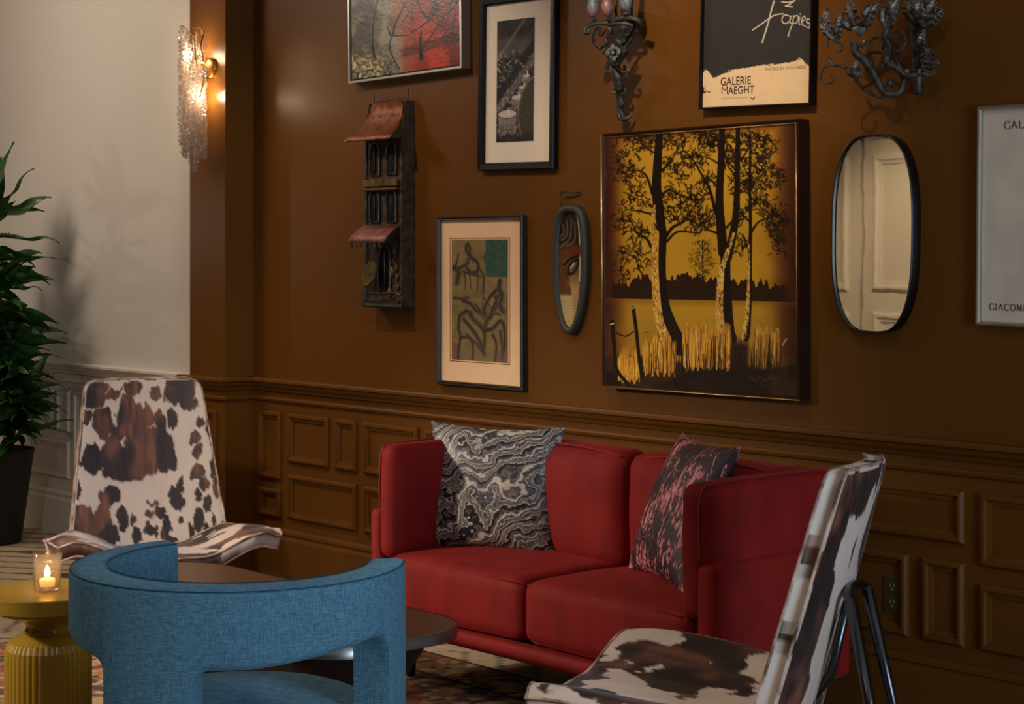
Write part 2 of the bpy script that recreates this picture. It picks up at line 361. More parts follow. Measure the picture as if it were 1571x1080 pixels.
# a cream panelled door in the wall behind the camera: the oval mirror shows it
door = struct('door_1', box(-3.32, -2.44, YB-.05, YB-.01, 0, 2.44), M_door)
door2 = struct('door_2', box(-4.26, -3.355, YB-.05, YB-.01, 0, 2.44), M_door)
def raised_frame(x0, x1, z0, z1, y, s, w=.036, h=.020):
    """a moulding ring on a wall plane y, facing direction s (-1 = towards the room)"""
    prof = [(0, 0), (0, h*.55), (w*.22, h), (w*.5, h), (w*.62, h*.5), (w, h*.35), (w, 0)]
    V, Fc = [], []; n = len(prof)
    for (cx, cz, sx, sz) in ((x0, z0, 1, 1), (x1, z0, -1, 1), (x1, z1, -1, -1), (x0, z1, 1, -1)):
        for a, b in prof: V.append((cx+sx*a, y+s*b, cz+sz*a))
    for k in range(4):
        for i in range(n-1):
            a = k*n+i; b = k*n+i+1; c = ((k+1) % 4)*n+i+1; d = ((k+1) % 4)*n+i; Fc.append((a, b, c, d))
    return V, Fc
for x0, x1, z0, z1 in ((-3.22, -2.56, 1.25, 2.3), (-3.22, -2.56, .22, 1.08)):
    mobj('door_panel', *raised_frame(x0, x1, z0, z1, YB-.01, 1, .07, .03), M_door, door); mobj('door_panel', *raised_frame(x0-.915, x1-.915, z0, z1, YB-.01, 1, .07, .03), M_door, door2)
mobj('door_handle', *join([tube([(-2.52, YB-.01, 1.12), (-2.52, YB+.05, 1.12)], .012), tube([(-2.52, YB+.05, 1.12), (-2.64, YB+.05, 1.12)], .01)]), M_gold, door, True)
struct('trim_1', join([box(-4.38, -4.26, YB, YB+.03, 0, 2.56), box(-2.44, -2.32, YB, YB+.03, 0, 2.56), box(-4.38, -2.32, YB, YB+.03, 2.44, 2.56)]), M_door)

# rails and baseboards
def extr(prof, x0, x1, y, cl=0, cr=0):      # profile (out, z) swept along x; cl/cr mitre
    n = len(prof); V = [(x0-cl*o, y-o, z) for o, z in prof]+[(x1+cr*o, y-o, z) for o, z in prof]
    Fc = [(i, i+n, (i+1) % n+n, (i+1) % n) for i in range(n)]+[tuple(range(n))[::-1], tuple(range(n, 2*n))]
    return V, Fc
rail = [(0, .947), (.045, .947), (.05, .940), (.05, .930), (.036, .922), (.030, .908), (.018, .898), (.012, .885), (0, .885)]
frieze = [(0, .858), (.010, .856), (.016, .848), (.012, .838), (.004, .832), (0, .832)]
base = [(0, .238), (.010, .236), (.022, .226), (.024, .214), (.018, .206), (.020, .198), (.030, .190), (.032, .180), (.032, 0), (0, 0)]
def sweep_y(prof, x, y0, y1):               # along y on a face that looks towards +x, mitred at its front end
    n = len(prof); V = [(x+o, y0-o, z) for o, z in prof]+[(x+o, y1-o, z) for o, z in prof]
    return V, [(i, i+n, (i+1) % n+n, (i+1) % n) for i in range(n)]
struct('trim_2', join([extr(p, -1.98, XR, 0, 0, 0) for p in (rail, frieze)]), M_brown)
struct('trim_3', join([extr(p, -2.30, -1.98, -.16, 1, 1) for p in (rail, frieze)]+[sweep_y(p, -1.98, -.16, 0) for p in (rail, frieze)]), M_brown)
struct('trim_4', join([extr(p, XL, -2.30, -.115) for p in (rail, frieze)]), M_white)
struct('baseboard_back', extr(base, -1.98, XR, 0), M_brown)
struct('baseboard_pilaster', join([extr(base, -2.30, -1.98, -.16, 0, 1), sweep_y(base, -1.98, -.16, 0)]), M_brown)
struct('baseboard_hall', extr(base, XL, -2.30, -.115), M_white)

def panels(lst, y, m, parent):
    for x0, x1, z0, z1 in lst:
        mobj('panel_moulding', *raised_frame(x0, x1, z0, z1, y, -1), m, parent)
PT, PM, PL, PB = .788, .557, .500, .290
P = [(-1.916, -1.733, .466, PT), (-1.916, -1.733, .285, .419), (-1.673, -1.348, PM, PT), (-1.297, -1.133, PM, PT), (-1.673, -1.133, PB, PL),
     (-1.079, -.686, PM, PT), (-1.079, -.82, PB, PL), (-.77, -.25, PB, PL), (-.636, -.25, PM, PT), (-.19, .35, PM, PT), (-.19, .35, PB, PL), (.41, .6, .29, PT),
     (.66, 1.2, PM, PT), (.66, 1.2, PB, PL), (1.26, 2.10, .617, PT), (1.26, 1.53, PB, .557), (1.60, 1.883, PB, .557), (1.942, 2.10, PB, .557),
     (2.163, 2.62, PM, PT), (2.163, 2.62, PB, PL), (2.68, 2.86, PB, PT), (2.92, 3.5, PM, PT), (2.92, 3.5, PB, PL)]
panels(P, 0, M_brown, wall_back)
panels([(-2.235, -2.045, PB, PT)], -.16, M_brown, wall_pilaster)
panels([(-4.10, -3.788, .562, PT), (-3.735, -3.60, .562, PT), (-4.10, -3.60, .305, .512), (-3.545, -3.42, .305, PT), (-3.36, -3.02, .562, PT), (-3.36, -3.02, .305, .512),
        (-2.97, -2.6, .562, PT), (-2.97, -2.6, .305, .512), (-2.55, -2.36, .305, PT), (-4.45, -4.155, .562, PT), (-4.45, -4.155, .305, .512), (-4.95, -4.5, .562, PT), (-4.95, -4.5, .305, .512)], -.115, M_white, wall_left)

# floor: beige patterned carpet, one mesh; the pattern is painted on a fine grid where the picture shows it
def floor_geo():
    xs = np.concatenate([[XL, -7], np.arange(-4.9, 1.6, .02), [2.6, 4, XR]]); ys = np.concatenate([[YB, -5, -3.6], np.arange(-2.9, 0, .02), [.12]])
    X, Y = np.meshgrid(xs, ys); H, W = X.shape
    wx = fbm(X*.9+5, Y*.9, 3, 2); ang = np.where(wx+.12*np.sin(X*2.1) > .5, .85, -.65)+.25*(fbm(X*.6, Y*.6, 9, 2)-.5)
    s = X*np.cos(ang)+Y*np.sin(ang); fine = (Y < -.1) & (X < -2.0)
    st = np.where((s*7.5) % 1 < .13, 1., 0.); s2 = (X*-.55+Y*.83); st2 = np.where((s2*7) % 1 < .2, .7, 0.)
    mk = np.where(fine, st2, st)
    for cx, cy, L, wd, a in ((-1.75, -.98, .42, .085, .25), (-2.35, -.66, .5, .10, .6), (-3.05, -.42, .5, .09, .7), (-1.35, -.55, .4, .08, 2.2), (-2.7, -1.25, .5, .1, .3), (-3.7, -.9, .5, .1, .5)):
        u = (X-cx)*math.cos(a)+(Y-cy)*math.sin(a); v = -(X-cx)*math.sin(a)+(Y-cy)*math.cos(a)
        mk = np.maximum(mk, sst(1.1, .9, np.hypot(u/L, 0)+np.abs(v)/(wd*np.maximum(.02, 1-(u/L)**2))))
    g = fbm(X*30, Y*30, 4, 2)[..., None]
    c = np.array([176, 154, 124])/255.*(.92+.16*g); d = np.array([66, 60, 48])/255.*(.9+.2*g)
    a = c*(1-mk[..., None])+d*mk[..., None]
    V = np.stack([X, Y, np.zeros_like(X)], -1).reshape(-1, 3); idx = np.arange(W*H).reshape(H, W)
    Fc = np.stack([idx[:-1, :-1], idx[:-1, 1:], idx[1:, 1:], idx[1:, :-1]], -1).reshape(-1, 4)
    return V.tolist(), Fc.tolist(), srgb(a).reshape(-1, 3)
v, f, c = floor_geo()
floor = mobj('floor', v, f, mat('carpet', attr=True, rough=.95, bump=(300, .5, .003, one)), None, colors=c); floor['kind'] = 'structure'
# oriental rug
def rug_geo(x0, x1, y0, y1, st):
    xs = np.arange(x0, x1+st/2, st); ys = np.arange(y0, y1+st/2, st); X, Y = np.meshgrid(xs, ys); H, W = X.shape
    wx = X+.05*(fbm(X*14, Y*14, 1, 3)-.5); wy = Y+.05*(fbm(X*14, Y*14, 2, 3)-.5)
    n1 = fbm(wx*11, wy*11, 21, 4); n2 = fbm(wx*17, wy*17, 31, 4); n3 = fbm(wx*24, wy*24, 41, 3)
    a = np.ones((H, W, 3))*np.array([190, 158, 116])/255.
    def fl(m, c):
        nonlocal a; m = m[..., None]; a = a*(1-m)+np.array(c)/255.*m
    fl(sst(.48, .56, n1)*.8, [118, 88, 62]); fl(sst(.56, .6, n2), [168, 112, 72]); fl(sst(.60, .63, n3), [188, 158, 112]); fl(sst(.57, .6, fbm(wx*20, wy*20, 51, 3))*.9, [70, 60, 56])
    fl(sst(.64, .68, fbm(wx*9, wy*9, 61, 3))*.6, [120, 56, 38])
    e = np.minimum(np.minimum(X-x0, x1-X), np.minimum(Y-y0, y1-Y))
    fl(((e < .03) | ((e > .24) & (e < .26)))*1., [40, 28, 26])
    zz = .012+.002*fbm(X*60, Y*60, 5, 2); zz[0, :] = zz[-1, :] = 0; zz[:, 0] = zz[:, -1] = 0
    V = np.stack([X, Y, zz], -1).reshape(-1, 3); idx = np.arange(W*H).reshape(H, W)
    Fc = np.stack([idx[:-1, :-1], idx[:-1, 1:], idx[1:, 1:], idx[1:, :-1]], -1).reshape(-1, 4)
    return V.tolist(), Fc.tolist(), srgb(a).reshape(-1, 3)
v, f, c = rug_geo(-1.22, 3.4, -3.6, -.52, .011)
rug = mobj('oriental_rug', v, f, mat('rug_wool', attr=True, rough=.95, bump=(300, .6, .003, one)), None, colors=c)
tag(rug, 'worn oriental rug in rust, black and gold under the seating group', 'rug')

tr = math.atan2(SI, CO)     # azimuth of the picture's right
# ================================================================== RED SOFA
sofa = thing('sofa', (1.02, -.50, .0148), 'red velvet two seat sofa with piped arm cushions against the brown panelled wall', 'sofa')
SX0, SX1, SF = .29, 1.746, -.93
S = lambda n, g, m=M_red, p=None, sm=True: mobj(n, g[0], g[1], m, p or sofa, sm, world=True)
S('base_rail', join([bevbox(.20, 1.84, -.925, -.865, .188, .248, .022, 3), bevbox(.20, .27, -.925, -.28, .188, .248, .02, 3), bevbox(1.77, 1.84, -.925, -.28, .188, .248, .02, 3)]))
S('seat_deck', box(.24, 1.80, -.84, -.28, .20, .262), M_tablebase, sm=False)
for x0, x1, sd in ((.285, 1.012, 3), (1.016, 1.752, 5)):
    cs = S('seat_cushion', puff(x0, x1, SF, -.42, .262, .462, .035, (.0, .012, .022), 16, .0015, sd))
    S('piping', tube([(x0+.02, SF+.006, .452), (x1-.02, SF+.006, .452)], .003, 6), M_redpipe, cs)
S('back_frame', bevbox(.22, 1.82, -.34, -.25, .20, .79, .025, 3))
for x0, x1, sd in ((.30, 1.03, 8), (1.035, 1.752, 9)):
    bc = S('back_cushion', puff(x0, x1, -.475, -.30, .44, .852, .06, (.0, .03, .012), 18, .003, sd))
    S('piping', tube(smooth_path([(x0+.03, -.45, .838), (x0+.2, -.455, .857), ((x0+x1)/2, -.455, .860), (x1-.2, -.455, .857), (x1-.03, -.45, .838)], 5), .004, 6), M_redpipe, bc)
for s, xo, xi in ((-1, .185, .243), (1, 1.852, 1.79)):
    x0, x1 = min(xo, xi), max(xo, xi)
    S('arm', bevbox(x0, x1, SF-.004, -.26, .195, .618, .022, 3))
    c0, c1 = (.236, .315) if s < 0 else (1.725, 1.802)
    ac = S('arm_cushion', puff(c0, c1, SF+.002, -.27, .45, .850, .034, (.016, .010, .010), 20, .003, 20+s))
    xe = c0+.004 if s < 0 else c1-.004
    S('piping', tube(smooth_path([(xe+s*.003, SF+.006, .625), (xe, SF+.004, .74), (xe, SF+.012, .825), (xe, SF+.05, .850), (xe, SF+.2, .858), (xe, -.50, .860), (xe, -.33, .852), (xe, -.28, .825), (xe, -.27, .70)], 6), .0045, 6), M_redpipe, ac)
    S('piping', tube(smooth_path([(xe, SF+.01, .616), (xe+s*.012, -.5, .610), (xe, -.28, .614)], 6), .004, 6), M_redpipe, ac)
for x in (.30, 1.74):
    for y in (-.83, -.32): S('leg', lathe([(.016, .0152), (.024, .19)], 14, (x, y, 0)), M_blackmetal)

# throw pillows
def pillow_geo(w, h, t, n=44, sag=.03, seed=1):
    u = np.linspace(-1, 1, n); U, Vv = np.meshgrid(u, u)
    k = 1-.075*(1-Vv**2)*1.0; kx = 1-.11*(1-Vv**2)*(np.abs(U)**2); ky = 1-.09*(1-U**2)*(np.abs(Vv)**2)
    X = U*w/2*kx; Z = Vv*h/2*ky
    T = t/2*np.clip(1-np.abs(U)**2.6, 0, 1)**.55*np.clip(1-np.abs(Vv)**2.6, 0, 1)**.55
    T = T*(1+.10*(fbm(U*2.4+3, Vv*2.4+seed, seed, 3)-.5)); 
    out = []; 
    for s in (-1, 1): out.append(np.stack([X, s*T, Z], -1).reshape(-1, 3))
    V = np.concatenate(out); idx = np.arange(n*n).reshape(n, n)
    F0 = np.stack([idx[:-1, :-1], idx[:-1, 1:], idx[1:, 1:], idx[1:, :-1]], -1).reshape(-1, 4); F1 = F0[:, ::-1]+n*n
    return V, F0.tolist()+F1.tolist(), U, Vv
def place(o, bl, br, top_mid):
    """set the frame of a pillow from its bottom edge and the middle of its top edge"""
    bl, br, tm = Vector(bl), Vector(br), Vector(top_mid); bm_ = (bl+br)/2
    x = (br-bl).normalized(); z = (tm-bm_); z = (z-x*z.dot(x)).normalized(); y = z.cross(x)
    m = Matrix((x, y, z)).transposed().to_4x4(); m.translation = (bm_+tm)/2; o.matrix_world = m
def marble_mat():
    m = bpy.data.materials.new('marbled_satin'); m.use_nodes = True; nt = m.node_tree; N = nt.nodes; L = nt.links; b = N['Principled BSDF']
    b.inputs['Roughness'].default_value = .42; tc = N.new('ShaderNodeTexCoord')
    mp0 = N.new('ShaderNodeMapping'); mp0.inputs['Rotation'].default_value = (0, .55, 0); mp0.inputs['Scale'].default_value = (.85, .4, 1.0); L.new(tc.outputs['Object'], mp0.inputs[0])
    nz = N.new('ShaderNodeTexNoise'); nz.inputs['Scale'].default_value = 5.5; nz.inputs['Detail'].default_value = 5; nz.inputs['Roughness'].default_value = .5; L.new(mp0.outputs[0], nz.inputs[0])
    mv = N.new('ShaderNodeVectorMath'); mv.operation = 'MULTIPLY_ADD'; mv.inputs[1].default_value = (.42, .1, .42); L.new(nz.outputs['Color'], mv.inputs[0]); L.new(mp0.outputs[0], mv.inputs[2])
    n1 = N.new('ShaderNodeTexWave'); n1.wave_profile = 'SAW'; n1.bands_direction = 'Z'; n1.inputs['Scale'].default_value = 4.6; n1.inputs['Distortion'].default_value = 3.2; n1.inputs['Detail'].default_value = 3; n1.inputs['Detail Scale'].default_value = 2.2; L.new(mv.outputs[0], n1.inputs[0])
    fr = n1
    r = N.new('ShaderNodeValToRGB'); r.color_ramp.elements[0].color = (*lin((22, 20, 28)), 1); r.color_ramp.elements[1].position = 1; r.color_ramp.elements[1].color = (*lin((28, 24, 30)), 1)
    for p, c in ((.13, (34, 32, 40)), (.17, (222, 210, 196)), (.21, (96, 90, 92)), (.29, (140, 124, 118)), (.34, (30, 26, 30)), (.46, (188, 176, 166)), (.50, (36, 32, 38)), (.62, (92, 96, 106)), (.70, (216, 204, 188)), (.78, (178, 160, 148)), (.83, (50, 46, 52)), (.9, (120, 112, 114))):
        e = r.color_ramp.elements.new(p); e.color = (*lin(c), 1)
    L.new(fr.outputs[0], r.inputs[0]); L.new(r.outputs[0], b.inputs['Base Color']); return m
def plume_mat():
    m = bpy.data.materials.new('plum_printed_velvet'); m.use_nodes = True; nt = m.node_tree; N = nt.nodes; L = nt.links; b = N['Principled BSDF']
    b.inputs['Roughness'].default_value = .6; tc = N.new('ShaderNodeTexCoord'); mp = N.new('ShaderNodeMapping'); mp.inputs['Rotation'].default_value = (0, .7, 0); mp.inputs['Scale'].default_value = (56, 56, 22); L.new(tc.outputs['Object'], mp.inputs[0])
    n1 = N.new('ShaderNodeTexNoise'); n1.inputs['Scale'].default_value = 1; n1.inputs['Detail'].default_value = 4; n1.inputs['Distortion'].default_value = 1.0; L.new(mp.outputs[0], n1.inputs[0])
    n2 = N.new('ShaderNodeTexNoise'); n2.inputs['Scale'].default_value = 7; L.new(tc.outputs['Object'], n2.inputs[0])
    ad = N.new('ShaderNodeMath'); ad.operation = 'MULTIPLY_ADD'; ad.inputs[1].default_value = .55; L.new(n2.outputs[0], ad.inputs[0]); L.new(n1.outputs[0], ad.inputs[2])
    r = N.new('ShaderNodeValToRGB'); r.color_ramp.elements[0].color = (*lin((34, 18, 24)), 1); r.color_ramp.elements[0].position = .74; r.color_ramp.elements[1].position = .95; r.color_ramp.elements[1].color = (*lin((214, 140, 144)), 1)
    e = r.color_ramp.elements.new(.81); e.color = (*lin((92, 46, 56)), 1); e = r.color_ramp.elements.new(.84); e.color = (*lin((182, 98, 108)), 1)
    L.new(ad.outputs[0], r.inputs[0]); L.new(r.outputs[0], b.inputs['Base Color']); return m
M_marble, M_plume = marble_mat(), plume_mat()
v, f, _, _ = pillow_geo(.525, .47, .16)
p1 = mobj('throw_pillow', v.tolist(), f, M_marble, None, True); place(p1, (.258, -.735, .485), (.705, -.49, .478), (.44, -.545, .895))
tag(p1, 'square marbled black, grey and cream satin pillow on the sofa\'s left seat', 'pillow')
v, f, _, _ = pillow_geo(.50, .50, .15, seed=4)
p2 = mobj('throw_pillow', v.tolist(), f, M_plume, None, True); place(p2, (1.05, -.50, .482), (1.48, -.70, .482), (1.50, -.50, .925))
tag(p2, 'plum and pink mottled velvet pillow leaning on the sofa\'s right arm', 'pillow')

# ================================================================== COWHIDE LOUNGE CHAIRS
FL = np.array([206, 186, 172])/255.
def cow(U, Vv, blobs, seed, thr=1.0, fx=9, fy=5, rnd=None):
    """hide colours; U, Vv real distances (metres) on the piece, blobs (cx, cy, rx, ry)"""
    wx = U+.034*(fbm(U*46, Vv*22, seed, 4)-.5)+.03*(fbm(U*12, Vv*12, seed+5, 2)-.5); wy = Vv+.05*(fbm(U*60, Vv*9, seed+9, 3)-.5)+.02*(fbm(U*14, Vv*14, seed+7, 2)-.5)
    fld = np.full(U.shape, 9.)
    for cx, cy, rx, ry in blobs: fld = np.minimum(fld, np.hypot((wx-cx)/rx, (wy-cy)/ry))
    m = sst(thr+.07, thr-.07, fld)
    if rnd is not None: m = np.maximum(m, sst(rnd-.015, rnd+.015, fbm(wx*fx, wy*fy, seed+40, 3)))
    dk = sst(.36, .56, fbm(U*8, Vv*6, seed+60, 3)); st = fbm(U*70, Vv*10, seed+70, 2)
    br = (np.array([100, 60, 44])*(1-dk[..., None])+np.array([40, 25, 23])*dk[..., None])/255.*(.55+.9*st[..., None])
    wh = FL*(.95+.08*fbm(U*20, Vv*10, seed+80, 2))[..., None]
    return wh*(1-m[..., None])+br*m[..., None]
CB = [(680,640,120,85),(800,560,125,130),(500,600,58,76),(600,560,60,90),(900,610,40,80),(700,400,72,100),(560,400,58,80),(500,255,62,80),(520,200,66,30),(710,225,56,58),(780,370,40,56),(830,240,28,40),(955,235,90,88),
 (1000,320,50,44),(915,400,22,60),(640,460,38,56),(850,430,38,80),(600,250,46,30),(690,310,44,52),(1055,430,22,30),(1030,510,22,34),(1050,590,26,44),(1100,460,14,50),(1050,690,34,44),(1085,765,30,40),(1128,680,14,60),(1152,770,22,44),
 (1110,870,26,42),(1055,830,18,36),(935,800,38,34),(950,850,50,42),(965,745,26,44),(840,890,34,34),(780,885,28,20),(815,838,30,14),(570,795,66,56),(545,860,36,46),(440,930,76,110),(540,930,52,90),(480,1035,90,70),(590,1010,44,50),(640,895,24,44),(650,950,20,30),
 (700,935,20,30),(785,970,20,46),(822,1000,16,36),(885,960,26,52),(875,1020,26,40),(965,945,20,24),(1060,950,36,56),(1145,945,24,34),(1196,980,14,40),(725,1015,32,42),(1015,1010,22,50),(1115,1020,30,46),(1190,1050,22,40),(915,1040,28,22),(412,620,10,80),(410,740,12,56),(470,380,30,40)]
def backrest_geo(front_paint, seed, nx=110, nz=130, wt=.475, wb=.66, zb=.29, zt=1.0, th=.062):
    """tapered slab with soft edges; local x across, y towards the front, z up; leans back"""
    V, C = [], []; 
    u = np.linspace(-1, 1, nx); t = np.linspace(0, 1, nz); U, T = np.meshgrid(u, t)
    hw = (wb+(wt-wb)*T)/2
    rc = .05; top = T*(zt-zb); dz = (zt-zb)-top                     # rounded top corners
    cut = np.where(dz < rc, rc-np.sqrt(np.clip(rc**2-(rc-dz)**2, 0, None)), 0); hw = hw-cut
    X = U*hw; Z = zb+top; lean = -.36-(Z-.38)*.275+.035*(U**2)
    edge = np.clip(1-np.abs(U)**10, 0, 1)**.5*np.clip(1-(2*T-1)**24, 0, 1)**.5
    verts = []
    for s in (1, -1): verts.append(np.stack([X, lean+s*(th/2)*(.72+.28*edge)+(-th/2), Z], -1).reshape(-1, 3))
    V = np.concatenate(verts); idx = np.arange(nx*nz).reshape(nz, nx); q = nx*nz
    F0 = np.stack([idx[:-1, :-1], idx[1:, :-1], idx[1:, 1:], idx[:-1, 1:]], -1).reshape(-1, 4); F1 = (F0+q)[:, ::-1]
    rim = list(idx[0, :])+list(idx[1:, -1])+list(idx[-1, ::-1][1:])+list(idx[::-1, 0][1:-1]); n = len(rim)
    F2 = [(rim[i], rim[i]+q, rim[(i+1) % n]+q, rim[(i+1) % n]) for i in range(n)]
    if front_paint is not None:
        # crop coordinates of the trapezoid -> metres
        bl = []
        for cx, cy, rx, ry in CB:
            tt = (1085-cy)/(1085-172); xl = 360+(468-360)*tt; xr = 1222+(1050-1222)*tt; h = (wb+(wt-wb)*tt)/2
            bl.append((-((cx-xl)/(xr-xl)*2-1)*h, tt*(zt-zb-.02)+.02, rx/(xr-xl)*2*h, ry/(1085-172)*(zt-zb)))
        cf = cow(X, Z-zb, bl, seed)
    else: cf = cow(X+3, Z, [], seed, rnd=.5)
    cb = cow(X+7, Z*.9, [], seed+3, fx=9, fy=4.2, rnd=.37+.14*sst(.8, .45, Z))
    ce = cow(X*2+Z*.3+11, Z*1.3, [], seed+21, rnd=.60); em = ((np.abs(U) > .965) | (T > .985))[..., None]; cf = np.where(em, ce, cf); ce2 = cow(X*2+Z*.3+11.02, Z*1.3+.035, [], seed+21, rnd=.60); cb = np.where(em, ce2, cb)
    C = np.concatenate([cf.reshape(-1, 3), cb.reshape(-1, 3)])
    rimpts = [Vector(V[i]) for i in rim[nx-1:]]; rimb = [Vector(V[i+q]) for i in rim[nx-1:]]
    return V.tolist(), F0.tolist()+F1.tolist()+F2, srgb(C), rimpts, rimb
def seat_geo(seed, nx=110, ny=80, th=.05):
    u = np.linspace(-1, 1, nx); v = np.linspace(-1, 1, ny); U, W = np.meshgrid(u, v)
    X = U*.475*(1-.10*W**2)*(1-.10*(1-W)/2); Y = (W*.31-.05)*(1-.20*U**2)
    g = sst(.25, .85, np.abs(U))-.25*sst(.85, 1., np.abs(U)); Z = .357+.028*W+.077*g-.02*np.clip(W, 0, 1)**4
    V = np.concatenate([np.stack([X, Y, Z], -1).reshape(-1, 3), np.stack([X*.97, Y*.97, Z-th-.01*(1-U**2)], -1).reshape(-1, 3)])
    idx = np.arange(nx*ny).reshape(ny, nx); q = nx*ny
    F0 = np.stack([idx[:-1, :-1], idx[:-1, 1:], idx[1:, 1:], idx[1:, :-1]], -1).reshape(-1, 4); F1 = (F0+q)[:, ::-1]
    rim = list(idx[0, :])+list(idx[1:, -1])+list(idx[-1, ::-1][1:])+list(idx[::-1, 0][1:-1]); n = len(rim)
    F2 = [(rim[i], rim[(i+1) % n], rim[(i+1) % n]+q, rim[i]+q)[::-1] for i in range(n)]
    C = np.concatenate([cow(X, Y, [], seed, rnd=.50, fx=8, fy=8).reshape(-1, 3), cow(X+4, Y, [], seed+2, rnd=.53, fx=8, fy=8).reshape(-1, 3)])
    return V.tolist(), F0.tolist()+F1.tolist()+F2, srgb(C), [Vector(V[i]) for i in rim], [Vector(V[i+q]) for i in rim]
def hide_chair(label, loc, fw, paint, seed):
    t = thing('lounge_chair', loc, label, 'chair', math.atan2(-fw[0], fw[1]), 'cowhide lounge chairs')
    v, f, c, rim, rimb = seat_geo(seed); s = mobj('seat', v, f, M_hide, t, True, colors=c)
    mobj('piping', *join([tube(rim[::3], .0045, 6, True), tube(rimb[::3], .0045, 6, True)]), M_hidepipe, s, True)
    v, f, c, rim, rimb = backrest_geo(paint, seed+11); b = mobj('backrest', v, f, M_hide, t, True, colors=c)
    mobj('piping', *join([tube(rim[::3], .0045, 6), tube(rimb[::3], .0045, 6)]), M_hidepipe, b, True)
    by = lambda z: -.36-(z-.38)*.275-.062
    mobj('back_bracket', *tube(smooth_path([(-.10, by(.67)-.03, .66), (-.07, by(.68)-.018, .675), (0, by(.68)-.01, .68), (.07, by(.68)-.018, .675), (.10, by(.67)-.03, .66)], 5), .014, 10), M_blackmetal, t, True)
    for sx in (-1, 1):
        mobj('leg', *tube([(sx*.095, by(.67)-.03, .67), (sx*.15, by(.67)-.17, 0.0)], [.0165, .011], 14), M_blackmetal, t, True)
        mobj('leg', *tube([(sx*.17, .06, .35), (sx*.26, .16, 0.0)], [.0165, .011], 14), M_blackmetal, t, True)
    mobj('seat_frame', *join([tube([(-.17, .06, .32), (.17, .06, .32)], .012, 10), tube([(0, .06, .32), (0, -.36, .32)], .012, 10), tube([(0, -.36, .32), (0, by(.45)-.02, .45), (0, by(.67)-.01, .67)], .012, 10)]), M_blackmetal, t, True)
    return t
hide_chair('cowhide lounge chair facing the camera beside the tall potted plant', (-.785, -1.215, .0185), (.93, -.37), True, 3)
hide_chair('cowhide lounge chair seen from behind with slanting dark metal legs, right of the sofa', (2.13, -1.44, .0168), (-.902, -.429), None, 8)

# ================================================================== COFFEE TABLE
ct = thing('coffee_table', (.45, -1.60, .0148), 'low brown topped coffee table with a rounded steel edge in front of the sofa', 'coffee table')
def rrect(x0, x1, y0, y1, rl, rr, n=14, ins=0):
    P = []
    for cx, cy, r, a0 in ((x1-rr, y0+rr, rr, -90), (x1-rr, y1-rr, rr, 0), (x0+rl, y1-rl, rl, 90), (x0+rl, y0+rl, rl, 180)):
        for i in range(n+1):
            a = R(a0+90*i/n); P.append((cx+(r-ins)*math.cos(a), cy+(r-ins)*math.sin(a)))
    return P
def slab(P, z0, z1, P2=None):
    n = len(P); P2 = P2 or P; V = [(p[0], p[1], z0) for p in P2]+[(p[0], p[1], z1) for p in P]
    return V, [tuple(range(n))[::-1], tuple(range(n, 2*n))]+[(i, (i+1) % n, (i+1) % n+n, i+n) for i in range(n)]
TR = (-.46, 1.24, -1.90, -1.29, .29, .20)
mobj('table_top', *slab(rrect(*TR, ins=.004), .372, .402), M_tabletop, ct, world=True)
n = 15*4; A = rrect(*TR); B = rrect(*TR, ins=.004)
V = [(p[0], p[1], .366) for p in A]+[(p[0], p[1], .401) for p in A]+[(p[0], p[1], .404) for p in B]; k = len(A)
mobj('metal_edge', V, [(i, (i+1) % k, (i+1) % k+k, i+k) for i in range(k)]+[(i+k, (i+1) % k+k, (i+1) % k+2*k, i+2*k) for i in range(k)], M_steel, ct, True, world=True)
mobj('base', *slab(rrect(-.28, 1.19, -1.84, -1.36, .23, .18), .015, .368, rrect(0.0, .92, -1.76, -1.44, .15, .12)), M_tablebase, ct, world=True)

